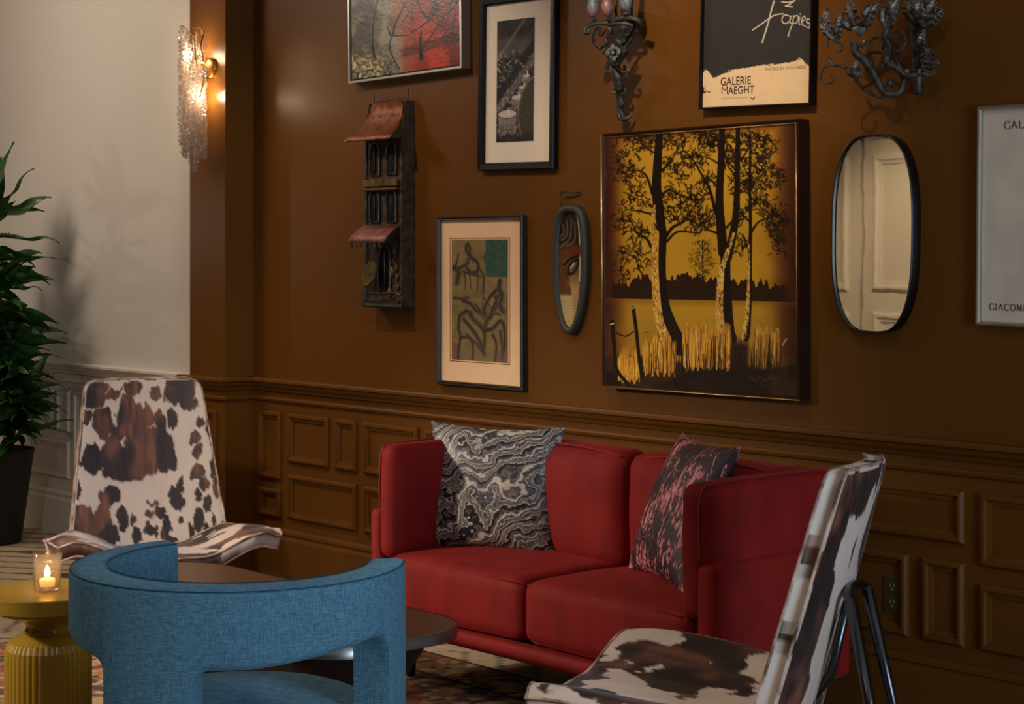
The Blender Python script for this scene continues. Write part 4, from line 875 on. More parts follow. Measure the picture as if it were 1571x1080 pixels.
    for x0, x1, yt, yb in ((205,320,830,950),(350,515,775,930),(600,690,785,910),(115,190,860,975),(440,515,800,900),(240,300,820,930)):   # lit grass
        for _ in range(int((x1-x0)*3.4)):
            x = rnd.uniform(x0, x1); e = 1-abs((x-(x0+x1)/2)/((x1-x0)/2))**3; b_ = yb-rnd.random()**1.3*60+8*math.sin(x*.3); t_ = yt+rnd.random()*50+14*math.sin(x*.17)
            P.line([c(x, b_), c(x+rnd.uniform(-8, 8), t_)], (1.0, .5), rnd.choice([(214, 156, 48), (190, 126, 40), (226, 176, 70), (150, 92, 32)]), .85)
    for _ in range(90):
        x = rnd.uniform(200, 700); P.line([c(x, 950), c(x+rnd.uniform(-10, 10), rnd.uniform(790, 900))], (.9, .4), K, .9)
    P.line([c(92,760), c(100,850), c(108,930), c(150,985)], (4, 3), K); P.line([c(168,710), c(180,800), c(190,900), c(200,960)], (3.4, 3), K); P.line([c(108,800), c(140,812), c(170,795)], 1.1, K); P.line([c(86,770), c(98,765)], 1, (226, 190, 120)); P.line([c(163,712), c(172,708)], 1, (226, 190, 120)); P.line([c(720,820), c(705,845)], .7, (226, 190, 120)); P.line([c(205,798), c(222,798)], .6, K)
    P.line([c(585,955), c(610,968), c(625,955), c(640,972), c(665,962), c(695,968)], .6, (78, 50, 34))
a4.paint('painted_canvas', (-a4.w/2+.013, a4.w/2-.013, -a4.h/2+.013, a4.h/2-.013), 330, 430, trees, -.0526, M_varnish)

# ---- gallery poster with torn black paper
a5 = Pic('gallery_poster', [(1075, -190), (1246, -214), (1246, 157), (1075, 170)], .034, 'black framed gallery poster with torn black paper and handwritten title', 'poster')
a5.frame(.007, M_blackframe, face=[(0, 0), (0, .034), (.006, .034), (.006, .024), (.006, .004)])
a5.board('backing_board', -.018, M_blackframe, .005)
def poster(P, uv):
    U, V = P.u, P.v; c = lambda x, y: uv(1040+x/5.684, y/5.684); n = fbm(U*20, V*40, 3, 3)
    P.a[:] = (np.array([34, 32, 31])/255)*(.85+.3*fbm(U*5, V*9, 2, 4))[..., None]
    X = [(205,605),(225,625),(240,608),(262,615),(285,650),(310,680),(345,665),(400,640),(460,615),(520,600),(600,590),(680,575),(740,568),(800,568),(900,550),(960,542),(1020,530),(1075,510),(1110,545),(1150,575)]
    pu = np.array([c(*p)[0] for p in X]); pv = np.array([c(*p)[1] for p in X]); e = np.interp(U, pu, pv)+.010*(fbm(U*60, U*0, 5, 3)-.5)
    P.fill(sst(e-.001, e+.002, V), (222, 190, 148)); P.fill((V > e)*sst(.58, .7, n)*.2, (200, 164, 120))
    rnd = random.Random(3)
    for k in range(24):
        u = rnd.random(); v = float(np.interp(u, pu, pv)); P.line([(u, v), (u+rnd.uniform(.01, .04), v-rnd.uniform(0, .008))], rnd.uniform(.5, 1.3), rnd.choice([(222, 190, 148), (34, 32, 31)]))
    W_ = (196, 186, 164)
    for pts, w_ in (([(838,10),(815,90),(790,190),(760,290),(735,370)],1.5),([(650,262),(720,215),(790,165),(850,130),(920,120)],1.3),([(970,140),(930,130),(908,165),(915,195),(945,205),(975,180),(985,140)],1.1),([(985,140),(975,190),(990,205)],1.0),([(1010,135),(1000,200),(975,270),(960,320)],1.1),([(1008,150),(1040,135),(1050,165),(1030,200),(1005,205)],1.0),([(1062,150),(1055,200),(1065,215)],1.0),([(1066,120),(1068,126)],1.1),
        ([(1080,190),(1110,165),(1100,140),(1080,170),(1085,215),(1110,225)],1.0),([(1150,170),(1130,165),(1125,195),(1150,205),(1145,240),(1120,235)],1.1),([(905,15),(960,20),(1020,5)],1.2),([(1020,5),(960,45),(940,50),(1000,60)],1.2)):
        P.line([c(*q) for q in pts], w_*1.0, W_)
    P.line([c(225,765), c(222,810), c(245,795)], 1.5, (40, 26, 20)); P.line([c(262,800), c(280,805)], 1.2, (60, 40, 30)); [P.line([c(380+k*13, 860-k*.5), c(386+k*13+(k%3), 858-k*.5)], .7, (150, 120, 90), .8) for k in range(18)]; P.line([c(640,855), c(655,865), c(668,850)], 1.2, (80, 50, 34))
tw_, th_ = a5.w/2-.006, a5.h/2-.006
a5.paint('poster_print', (-tw_, tw_, -th_, th_), 230, 500, poster, -.0186, M_print)
_fc = bpy.data.curves.new('tmp', 'FONT')
def text(pic, s, px0, py0, px1, py_b, y, m, bold=.0, name='lettering', sq=1.0):
    """flat printed words: left end of the base line (px0, py0), right end px1, cap height down from py_b"""
    c = bpy.data.curves.new('lettering', 'FONT'); c.body = s; c.size = 1; c.offset = bold; c.resolution_u = 4; c.space_character = sq
    o = bpy.data.objects.new('tmp', c); col.objects.link(o); bpy.context.view_layer.update()
    me = bpy.data.meshes.new_from_object(o.evaluated_get(bpy.context.evaluated_depsgraph_get())); bpy.data.objects.remove(o)
    V = np.array([v.co[:] for v in me.vertices]); a = pic.L(px0, py0, y); b = pic.L(px1, py0, y); t = pic.L(px0, py_b, y)
    x0, x1, z0, z1 = V[:, 0].min(), V[:, 0].max(), 0, max(V[:, 1].max(), .1); sx = (b.x-a.x)/(x1-x0); sz = (t.z-a.z)/(z1-z0)
    vs = [(a.x+(v[0]-x0)*sx, y-v[2], a.z+v[1]*sz) for v in V]
    fs = [tuple(reversed(p.vertices)) for p in me.polygons]; bpy.data.meshes.remove(me)
    ob = mobj(name, vs, fs, m, pic.o); return ob
cc_ = lambda x, y: (1040+x/5.684, y/5.684)
text(a5, 'GALERIE', *cc_(372, 747), cc_(636, 0)[0], cc_(0, 676)[1], -.0190, M_ink, .014)
text(a5, 'M', *cc_(380, 822), cc_(434, 0)[0], cc_(0, 755)[1], -.0190, M_ink, .0)
text(a5, 'AEGHT', *cc_(436, 822), cc_(666, 0)[0], cc_(0, 755)[1], -.0190, M_ink, .014)
text(a5, 'ENCRES ET COLLAGES', *cc_(760, 618), cc_(1115, 0)[0], cc_(0, 592)[1], -.0190, M_ink, .0)
mobj('glass_pane', *box(-tw_, tw_, -.0250, -.0238, -th_, th_), M_pane, a5.o)

# ---- grey gallery poster, cut by the frame edge
a6 = Pic('exhibition_poster', [(1496, 166), (1690, 150), (1690, 511), (1497, 497)], .034, 'pale grey exhibition poster in a polished silver frame at the right edge', 'poster')
a6.frame(.014, M_silver, face=[(0, 0), (0, .030), (.004, .034), (.010, .034), (.014, .026), (.014, .004)])
a6.board('poster_paper', -.016, mat('grey_poster_paper', (218, 204, 186), .8, bump=(200, .05, .0005, one), var=(7, .35, (160, 152, 144), one)), .01)
mobj('glass_pane', *box(-a6.w/2+.012, a6.w/2-.012, -.0225, -.021, -a6.h/2+.012, a6.h/2-.012), M_pane, a6.o)
# hand drawn roman capitals (strokes with serifs)
GL = {'G': ([(.9,.82,.62,1.0,.3,.98,.06,.7,.05,.35,.28,.03,.6,.0,.9,.12), (.9,.12,.9,.42)], .95), 'A': ([(.0,.0,.42,1.0),(.42,1.0,.88,.0),(.18,.36,.7,.36)], .95), 'L': ([(.15,1.0,.15,.0),(.15,.0,.75,.0),(.75,.0,.8,.2)], .85), 'E': ([(.15,1,.15,0),(.15,1,.7,1),(.15,.5,.6,.5),(.15,0,.75,0)], .85),
      'I': ([(.15,1.0,.15,.0),(.02,.0,.28,.0),(.02,1,.28,1)], .42), 'C': ([(.85,.82,.58,1.0,.28,.96,.05,.65,.05,.35,.28,.03,.6,.0,.88,.18)], .95), 'O': ([(.5,1,.15,.85,.05,.5,.15,.15,.5,0,.85,.15,.95,.5,.85,.85,.5,1)], 1.05), 'M': ([(.08,0,.14,1),(.14,1,.5,.05),(.5,.05,.86,1),(.86,1,.94,0)], 1.08),
      'R': ([(.15,0,.15,1),(.15,1,.55,.98,.72,.75,.55,.52,.15,.5),(.45,.5,.85,0)], .95), 'T': ([(.45,0,.45,1),(.05,1,.85,1)], .95)}
def roman(pic, s, px0, py, h_px, px_end_of_n, nchar, y, m):
    a = pic.L(px0, py, y); t = pic.L(px0, py-h_px, y); h = t.z-a.z; tot = sum(GL[ch][1]+.22 for ch in s[:nchar]); sx = (pic.L(px_end_of_n, py, y).x-a.x)/tot; x = a.x; parts = []
    for ch in s:
        for st_ in GL[ch][0]:
            pts = [(x+st_[i]*sx, y, a.z+st_[i+1]*h) for i in range(0, len(st_), 2)]
            if len(pts) > 2: pts = smooth_path(pts, 4)
            V, Fc = [], []
            for i, p in enumerate(pts):
                p = Vector(p); d = (Vector(pts[min(i+1, len(pts)-1)])-Vector(pts[max(0, i-1)])).normalized(); nrm = Vector((-d.z, 0, d.x)); wv = h*(.05+.05*abs(d.z))
                V += [(p+nrm*wv)[:], (p-nrm*wv)[:]]
            Fc = [(2*i, 2*i+1, 2*i+3, 2*i+2) for i in range(len(pts)-1)]; parts.append((V, Fc))
        x += (GL[ch][1]+.22)*sx
    return mobj('lettering', *join(parts), m, pic.o)
roman(a6, 'GALERIE', 1541, 198, 11.5, 1573, 3, -.0166, M_inkgrey)
roman(a6, 'GIACOMETTI', 1518, 475.5, 10, 1570, 6, -.0166, M_inkgrey)

# ---- oval wall mirror
a7 = Pic('wall_mirror', [(1275, 209), (1400, 203), (1400, 516), (1275, 508)], .045, 'tall oval mirror with a thin dark metal rim reflecting a cream door', 'mirror')
def sup(w, h, n=96, e=2.7):
    P = []
    for i in range(n):
        a = 2*math.pi*i/n; P.append((w*math.copysign(abs(math.cos(a))**(2/e), math.cos(a)), h*math.copysign(abs(math.sin(a))**(2/e), math.sin(a))))
    return P
def ring(w, h, prof, e=2.7, n=96):         # prof: (inset, out)
    V, Fc = [], []
    for ins, out in prof:
        for x, z in sup(w-ins, h-ins, n, e): V.append((x, -out, z))
    for k in range(len(prof)-1):
        for i in range(n): Fc.append((k*n+i, k*n+(i+1) % n, (k+1)*n+(i+1) % n, (k+1)*n+i))
    return V, Fc
mw, mh = a7.w/2, a7.h/2
mobj('metal_rim', *ring(mw, mh, [(0, 0), (0, .043), (.001, .045), (.005, .045), (.006, .043), (.006, .034), (.014, .034)], 2.9), M_steel if False else mat('dark_steel_rim', (74, 74, 72), .32, metal=1, bump=(80, .1, .001, (1, 1, 5))), a7.o, True)
V = [(0, -.0345, 0)]+[(x, -.0345, z) for x, z in sup(mw-.008, mh-.008, 96, 2.9)]
mobj('mirror_glass', V, [(0, 1+i, 1+(i+1) % 96) for i in range(96)], M_mirror, a7.o)
mobj('back_plate', *prism(sup(mw-.002, mh-.002, 96, 2.9), -.030, -.002), M_blackframe, a7.o)

# ---- small pod shaped plaque with a mosaic
a8 = Pic('pod_plaque', [(845, 315), (897, 313), (897, 516), (845, 512)], .035, 'narrow charcoal pod shaped plaque with a mosaic inlay hanging from a hook', 'plaque')
pw, ph_ = a8.w/2, a8.h/2
def pod(w, h, n=80):
    P = []
    for i in range(n):
        a = 2*math.pi*i/n; cs, sn = math.cos(a), math.sin(a); e = 3.4 if sn > 0 else 2.0
        x = w*math.copysign(abs(cs)**(2/e), cs); z = h*math.copysign(abs(sn)**(2/e), sn); P.append((x*(1-.10*(1 if sn < 0 else 0)*abs(sn)), z))
    return P
def podring(w, h, prof, n=80, off=(0, 0)):
    V, Fc = [], []
    for ins, out in prof:
        for x, z in pod(w-ins, h-ins, n): V.append((x+off[0], -out, z+off[1]))
    for k in range(len(prof)-1):
        for i in range(n): Fc.append((k*n+i, k*n+(i+1) % n, (k+1)*n+(i+1) % n, (k+1)*n+i))
    return V, Fc
mobj('pod_body', *podring(pw, ph_, [(0, 0), (0, .022), (.004, .031), (.010, .035), (.020, .035), (.028, .031), (.031, .020)]), M_pod, a8.o, True)
def mosaic(P, uv):
    U, V = P.u, P.v; n = fbm(U*8, V*24, 3, 4); c = lambda x, y: uv(640+x/3.375, 300+y/3.375)
    P.a[:] = (np.array([92, 58, 32])/255)*(.7+.6*n[..., None]); P.fill(sst(.35, .25, V), (38, 30, 26)); P.fill(sst(.70, .74, V), (176, 152, 108)); P.fill(sst(.45, .7, V)*sst(.62, .7, U-.2*np.cos(V*6)), (160, 132, 86)); P.fill(sst(.86, .9, U)*(V < .6)*.9, (196, 186, 160))
    g = np.minimum(np.abs((U*9) % 1-.5), np.abs((V*34) % 1-.5)); P.fill(sst(.05, .02, g)*(V > .7)*.4, (110, 88, 56)); P.fill(sst(.4, .36, V)*sst(.26, .30, V)*sst(.3, .5, U)*.9, (88, 40, 28))
    for pts in ([(740,210),(760,190),(745,150)],[(745,230),(775,200),(770,130)],[(750,255),(790,220),(800,120)],[(770,260),(815,230),(820,140)],[(735,270),(765,250)]): P.line([c(*q) for q in pts], 1.6, (96, 78, 56))
    for pts in ([(760,360),(790,330),(835,310)],[(780,410),(790,360),(830,330),(835,350)],[(785,405),(810,400),(835,350)]): P.line([c(*q) for q in pts], 2.2, (22, 20, 20))
    P.line([c(795, 375), c(812, 352)], 2.4, (150, 142, 124))
P_ = Paint(60, 200); P_.rect = None
W2, H2 = pw-.029, ph_-.029
_pod = pod(W2, H2, 400)
# a grid that fills the pod outline: columns are scaled to the outline row by row
def podgrid():
    z = np.linspace(H2*.995, -H2*.995, 200); xs = []
    px_ = np.array(_pod)
    for zz in z:
        k = np.argmin(np.abs(px_[:, 1]-zz)+np.where(px_[:, 0] < 0, 9, 0)); xs.append(abs(px_[k, 0]))
    return z, np.array(xs)
def uvm(px, py): p = a8.L(px, py, -.022); return ((p.x+W2)/(2*W2), (H2-p.z)/(2*H2))
mosaic(P_, uvm); ob = P_.mesh('mosaic_inlay', -W2, W2, -H2, H2, -.0215, M_varnish, a8.o)
z, xs = podgrid(); co = np.empty(len(ob.data.vertices)*3, np.float32); ob.data.vertices.foreach_get('co', co); co = co.reshape(200, 60, 3); co[:, :, 0] *= (xs/W2)[:, None]; co[:, :, 2] = z[:, None]; ob.data.vertices.foreach_set('co', co.ravel()); ob.data.update()
hk = [a8.L(862, 318, -.012), a8.L(860, 300, -.018), a8.L(864, 294, -.022), a8.L(876, 295, -.022), a8.L(887, 294, -.010), a8.L(888, 296, 0)]
mobj('hook', *tube(smooth_path(hk, 4), .0035, 8), M_iron, a8.o, True)

# ---- metal tower house relief
t0 = wall(588, 310, -.0); tw = thing('tower_relief', (t0.x, 0, t0.z), 'tall narrow metal relief of an old tower house with copper roof and awning', 'wall sculpture')
def WL(px, py, y=0.0, root=None): return wall(px, py, y)-(root or tw).location
c8 = lambda x, y: (500+x/2.842, 120+y/2.842)
def A(x, y, yy): return WL(*c8(x, y), yy)
D = -.075
b0, b1, b2, b3 = A(165, 265, D), A(330, 265, D), A(330, 1000, D), A(170, 1000, D)
bx0, bx1, bz0, bz1 = (b0.x+b3.x)/2, (b1.x+b2.x)/2, b2.z, b0.z
def T(n, g, m, p=None, sm=False): return mobj(n, g[0], g[1], m, p or tw, sm)
T('tower_body', join([bevbox(bx0, bx1, D+.008, 0, bz0, bz1+.10, .004, 1)]), M_darkwood)
T('edge_strip', join([bevbox(bx0, bx0+.014, D, D+.01, bz0, bz1, .002, 1), bevbox(bx1-.014, bx1, D, D+.01, bz0, bz1, .002, 1), bevbox(bx0, bx1, D-.004, D+.01, bz0-.004, bz0+.014, .002, 1)]), M_iron)
W_ = bx1-bx0; H_ = bz1-bz0
def fz(y): return bz1-(y-265)/735*H_
def arch(cx, zb_, w_, h_, y, m, nm='arched_window'):
    P = [(cx-w_/2, zb_), (cx+w_/2, zb_)]+[(cx+w_/2*math.cos(R(a)), zb_+h_-w_/2+w_/2*1.3*math.sin(R(a))) for a in range(0, 181, 20)]
    o = T(nm, join([tube([(p[0], y, p[1]) for p in P], .0045, 6, True), tube([(cx, y, zb_), (cx, y, zb_+h_*.9)], .003, 5)]), M_iron, sm=True)
    mobj('window_panel', *prism(P, y+.002, y+.008), m, o)
for zz, hh_ in ((425, 130), (630, 130)):
    for fx_ in (.27, .72): arch(bx0+W_*fx_, fz(zz), W_*.26, hh_/735*H_, D, M_blackframe)
arch(bx0+W_*.55, fz(935), W_*.30, 190/735*H_, D, M_blackframe, 'arched_door')
T('balcony_band', join([bevbox(bx0+.008, bx1-.02, D-.018, D+.006, fz(478), fz(447), .003, 1), bevbox(bx0+.004, bx1-.012, D-.022, D+.006, fz(495), fz(484), .003, 1)]), M_brassy)
T('rust_patch', join([ball((bx0+W_*(.78+.12*math.sin(k*3)), D+.003, fz(760+k*22)), .012+.006*math.sin(k*5), 7, 5, (1, .35, 1.4)) for k in range(10)]), M_brassy, sm=True)
# roof: curved copper sheet flaring towards the room, with a fence of spikes
rv, rf_ = [], []
prof = [(fz(110), .005, -.01), (fz(150), .012, .0), (fz(190), .03, .004), (fz(225), .055, .012), (fz(255), .095, .022), (fz(278), .12, .030)]
for k, (zz, out, fl) in enumerate(prof):
    for j in range(9):
        t = j/8; rv.append((bx0-fl+.012*(5-k)/5*1.2+(W_+2*fl-.012*(5-k)/5*2.4)*t, -.045-out+.004*math.sin(j*2.1+k), zz+.003*math.sin(j*3+k*2)))
for k in range(5):
    for j in range(8): rf_.append((k*9+j, (k+1)*9+j, (k+1)*9+j+1, k*9+j+1))
ro = T('copper_roof', (rv, rf_), M_copper, sm=True); mo = ro.modifiers.new('thickness', 'SOLIDIFY'); mo.thickness = .005
for x_ in (bx0+.004, bx1-.004): T('roof_cheek', join([([(x, 0, fz(110)), (x, -.05, fz(110)), (x, -.07, fz(190)), (x, -.10, fz(235)), (x, -.15, fz(272)), (x, 0, fz(272))], [(0, 1, 2, 3, 4, 5)]) for x in (x_,)]), M_darkwood)
sp = [tube([(bx0+.012+(W_-.024)*j/15, -.03, fz(118)), (bx0+.012+(W_-.024)*j/15, -.03, fz(88))], .0016, 5) for j in range(16)]
sp += [tube([(x, -.03, fz(125)), (x, -.03, fz(h_))], .0028, 6) for x, h_ in ((bx0+.012, 66), (bx1-.012, 52))]+[tube([(bx0+.012, -.03, fz(100)), (bx1-.012, -.03, fz(100))], .0018, 5)]
T('roof_cresting', join(sp), M_iron, sm=True)
av, af = [], []
for k, (zz, out, sh) in enumerate(((fz(645), .0, .0), (fz(665), .03, .006), (fz(690), .06, .012), (fz(718), .085, .020))):
    for j in range(9): av.append((bx0-sh*.6+(W_*.94+sh*.4)*j/8, D-.002-out, zz+.003*math.sin(j*2.6+k)))
for k in range(3):
    for j in range(8): af.append((k*9+j, (k+1)*9+j, (k+1)*9+j+1, k*9+j+1))
aw = T('copper_awning', (av, af), mat('pink_copper', (132, 78, 66), .5, metal=.45, bump=(50, .5, .003, one), var=(20, .9, (92, 52, 44), one)), sm=True); mo = aw.modifiers.new('thickness', 'SOLIDIFY'); mo.thickness = .004
T('awning_fringe', join([bevbox(bx0+.01+j*(W_-.03)/7, bx0+.02+j*(W_-.03)/7, D-.085, D-.078, fz(742), fz(716), .001, 1) for j in range(7)]+[tube([(bx1-.02, D, fz(650)), (bx1-.03, D-.08, fz(725))], .003, 5)]), M_iron)
bp = [A(185,800,D-.03), A(212,795,D-.03), A(220,830,D-.03), A(210,870,D-.035), A(185,900,D-.035), A(162,910,D-.03), A(158,860,D-.03), A(170,820,D-.03)]
k = len(bp); T('brass_bird', ([tuple(p) for p in bp]+[(p.x, p.y+.008, p.z) for p in bp], [tuple(range(k)), tuple(range(k, 2*k))[::-1]]+[(i, i+k, (i+1) % k+k, (i+1) % k) for i in range(k)]), M_brassy)
tw_p = [tube(smooth_path([A(*q, D-.03) for q in pts], 4), .0022, 5) for pts in ([(110,940),(140,942),(165,938),(200,935)], [(150,930),(152,960),(150,995)], [(165,920),(168,950),(160,980)], [(205,780),(208,800),(225,860),(222,950)], [(120,935),(135,948)], [(190,1010),(192,1030)])]
T('twig', join(tw_p), M_iron, sm=True)
T('step_rail', join([tube([A(160, 940, D-.03), A(330, 935, D-.01)], .004, 6), tube([A(165, 990, D-.02), A(330, 995, D-.012)], .005, 6), tube([A(228, 930, D-.01), A(228, 1000, D-.01)], .003, 6)]), M_iron, sm=True)

# ---- wrought iron wall candelabra (candle shaped cups)
s0 = wall(943, 70, 0); sc = thing('iron_candelabra', (s0.x, 0, s0.z), 'black wrought iron candelabra with a diamond plate and coloured cups', 'sconce')
c2 = lambda x, y, yy=-.10: WL(860+x/5.4, y/5.4, yy, sc)
def scr(name, lst, m, root, f, r0=.006):
    return mobj(name, *join([tube(smooth_path([f(*q) for q in pts], 6), [r_*r0, r2*r0], 8) for pts, r_, r2 in lst]), m, root, True)
scr('scroll', [([(470,180,-.10),(380,190,-.13),(300,195,-.16),(240,210,-.19),(200,250,-.21),(215,275,-.21),(235,262,-.21),(228,240,-.21)],1.6,1.2), ([(370,245,-.14),(340,290,-.14),(315,270,-.14),(325,240,-.14),(290,240,-.14),(268,300,-.14),(290,370,-.13),(340,405,-.12)],1.1,1.1), ([(340,385,-.13),(375,370,-.13),(380,335,-.13),(355,325,-.13)],1.0,.7),
    ([(480,330,-.12),(500,360,-.12),(530,340,-.12),(510,315,-.12)],.9,.6), ([(640,240,-.08),(590,320,-.08),(540,390,-.08),(500,430,-.09)],1.2,1.2)], M_iron, sc, c2)
scr('scroll', [([(440,560,-.09),(410,600,-.10),(380,590,-.10),(378,565,-.10),(400,560,-.10)],1.0,.8), ([(470,560,-.09),(510,590,-.10),(560,600,-.10),(568,565,-.10),(545,545,-.10)],1.0,.8), ([(475,770,-.06),(440,765,-.07),(430,745,-.07),(445,735,-.07)],1.0,.7), ([(495,775,-.06),(530,775,-.07),(540,750,-.07),(525,735,-.07)],1.0,.7)], M_iron, sc, c2)
dq = [c2(435,345,-.15), c2(540,420,-.13), c2(460,545,-.13), c2(345,440,-.15)]
cen = sum(dq, Vector())/4
V = [tuple(p) for p in dq]+[(p.x, p.y+.02, p.z) for p in dq]
dia = mobj('diamond_plate', V, [(3,2,1,0),(4,5,6,7),(0,1,5,4),(1,2,6,5),(2,3,7,6),(3,0,4,7)], M_iron, sc)
pet = []
for k in range(4):
    m_ = (dq[k]-cen)*.45+cen; pet.append(ball((m_.x, m_.y-.006, m_.z), .013, 10, 6, (1, .4, 1)))
pet.append(ball((cen.x, cen.y-.008, cen.z), .009, 10, 6, (1, .6, 1))); 
for k in range(4):
    m_ = ((dq[k]+dq[(k+1) % 4])/2-cen)*.6+cen; pet.append(ball((m_.x, m_.y-.005, m_.z), .008, 8, 5, (1, .4, 1)))
mobj('rosette', *join(pet), mat('worn_cream_enamel', (104, 108, 94), .5, bump=(80, .5, .002, one), var=(60, .9, (60, 70, 70), one)), dia, True)
pl_ = [c2(425,160,-.04), c2(600,150,-.04), c2(680,200,-.04), c2(540,390,-.05), c2(430,230,-.05)]
mobj('bracket_plate', [tuple(p) for p in pl_]+[(p.x, p.y-.03, p.z) for p in pl_], [(0,1,2,3,4),(9,8,7,6,5)]+[(i, i+5, (i+1) % 5+5, (i+1) % 5) for i in range(5)], M_iron, sc)
scr('rim_bar', [([(420,175,-.13),(520,150,-.13),(620,160,-.12),(660,200,-.10),(640,240,-.07)],1.7,1.7), ([(400,205,-.13),(520,195,-.14),(600,215,-.12)],1.3,1.3)], M_iron, sc, c2)
st_ = [c2(450,560,-.08), c2(475,640,-.08), c2(485,720,-.07), c2(487,760,-.055), c2(490,850,-.045), c2(500,920,-.035), c2(520,980,-.03), c2(560,985,-.02)]
mobj('tail', *tube(smooth_path(st_, 6), [.022, .008], 10), M_iron, sc, True)
scr('tail_strap', [([(415,540,-.1),(430,640,-.1),(465,740,-.08)],1.0,.8), ([(530,540,-.08),(525,640,-.08),(500,740,-.07)],1.0,.8), ([(480,940,-.05),(500,985,-.05),(560,975,-.04),(590,950,-.03)],1.4,1.0), ([(485,820,-.05),(515,850,-.05),(500,890,-.05)],1.2,1.2)], M_iron, sc, c2)
cupm = [mat('teal_enamel_cup', (84, 110, 116), .4, bump=(50, .5, .003, one), var=(30, .8, (150, 84, 84), one)), mat('rose_enamel_cup', (150, 84, 78), .4, bump=(50, .5, .003, one), var=(30, .9, (84, 100, 104), one)), mat('blue_grey_enamel_cup', (120, 136, 146), .4, bump=(50, .5, .003, one), var=(30, .8, (44, 50, 58), one))]
for (x, y, yy, s_), mm in (((268, 130, -.17, 1.0), cupm[0]), ((385, 125, -.15, .95), cupm[1]), ((540, 85, -.14, 1.1), cupm[2])):
    p = c2(x, y, yy); cu = mobj('cup', *lathe([(.006, -.004), (.012, .0), (.019, .012), (.0225, .028), (.020, .042), (.016, .052), (.019, .060), (.017, .060), (.012, .045), (0, .04)], 24, p, rmod=lambda a, z: 1+.06*abs(math.sin(a*3))), mm, sc, True)
    mobj('candle_stub', *lathe([(.010*s_, .05), (.010*s_, .14), (.004, .145), (0, .145)], 14, p), mat('candle_sleeve', (150, 60, 60) if mm is cupm[0] else (130, 90, 84), .6, bump=(30, .2, .001, one)), cu, True)
    mobj('cup_stem', *tube([(p.x, p.y, p.z), (p.x, p.y+.01, p.z-.022)], .006, 8), M_iron, cu, True)
mobj('upper_scroll', *join([tube(smooth_path([c2(450,-40,-.08), c2(462,20,-.1), c2(455,90,-.1), c2(470,150,-.1)], 6), .006, 8), tube(smooth_path([c2(600,-30,-.06), c2(585,60,-.07), c2(595,120,-.08)], 6), .006, 8), tube([c2(540,100,-.02), c2(540,110,-.14)], .012, 8), tube([c2(470,150,0), c2(470,150,-.1)], .01, 8)]), M_iron, sc, True)

# ---- iron sconce with acanthus leaves
l0 = wall(1370, 60, 0); ls = thing('leaf_sconce', (l0.x, 0, l0.z), 'twisting iron wall sconce with silvery acanthus leaves and curling arms', 'sconce')
c4 = lambda x, y, yy=-.09: WL(1230+x/4.607, y/4.607, yy, ls)
scr('arm', [([(370,300,-.15),(380,370,-.15),(440,425,-.14),(490,490,-.13),(530,560,-.12),(570,640,-.11),(630,670,-.10),(690,650,-.09),(720,580,-.08),(725,520,-.07),(800,520,-.05)],2.2,1.6)], M_iron, ls, c4, .0062)
scr('arm', [([(600,200,-.14),(590,260,-.14),(620,330,-.14),(600,400,-.13),(610,450,-.13),(650,460,-.12),(690,500,-.11),(735,530,-.09)],1.7,1.4), ([(700,540,-.08),(780,530,-.06),(815,520,-.04),(840,510,-.03)],1.9,1.9)], M_iron, ls, c4, .0062)
scr('scroll', [([(230,455,-.16),(200,460,-.17),(150,490,-.17),(135,560,-.17),(170,590,-.17),(220,575,-.17),(228,545,-.17),(208,535,-.17)],.45,.8), ([(190,410,-.16),(220,455,-.16),(290,470,-.15),(330,500,-.14),(380,560,-.13),(440,630,-.11),(500,670,-.10),(580,690,-.09)],1.0,.8), ([(440,620,-.10),(470,600,-.10),(520,585,-.10),(560,600,-.1)],.6,.5),
     ([(430,400,-.14),(500,370,-.14),(580,380,-.13),(590,440,-.13),(550,480,-.13),(500,470,-.13),(490,440,-.13)],.8,.7), ([(640,350,-.13),(700,355,-.13),(735,290,-.13),(710,230,-.13),(660,230,-.13),(640,260,-.13)],1.0,.8), ([(500,340,-.14),(490,290,-.14),(540,265,-.14),(580,300,-.14),(570,350,-.13)],.9,.7),
     ([(190,290,-.17),(175,320,-.17),(190,335,-.17)],.7,.5), ([(230,290,-.17),(280,310,-.17),(285,355,-.17),(258,365,-.17),(250,345,-.17)],.7,.5), ([(590,620,-.1),(620,570,-.1),(650,590,-.1),(630,610,-.1)],.7,1.3), ([(395,300,-.15),(420,330,-.15),(460,300,-.15),(430,290,-.15)],.8,.6),([(540,520,-.12),(600,500,-.12),(660,480,-.12)],.6,.5),([(660,410,-.12),(690,470,-.11),(720,510,-.1)],.8,.8)], M_iron, ls, c4)
scr('back_post', [([(815,120,-.03),(815,300,-.03),(820,520,-.03),(825,665,-.02)],3.2,2.0), ([(860,200,-.06),(850,330,-.06),(830,480,-.05)],2.0,1.5)], M_iron, ls, c4, .007)
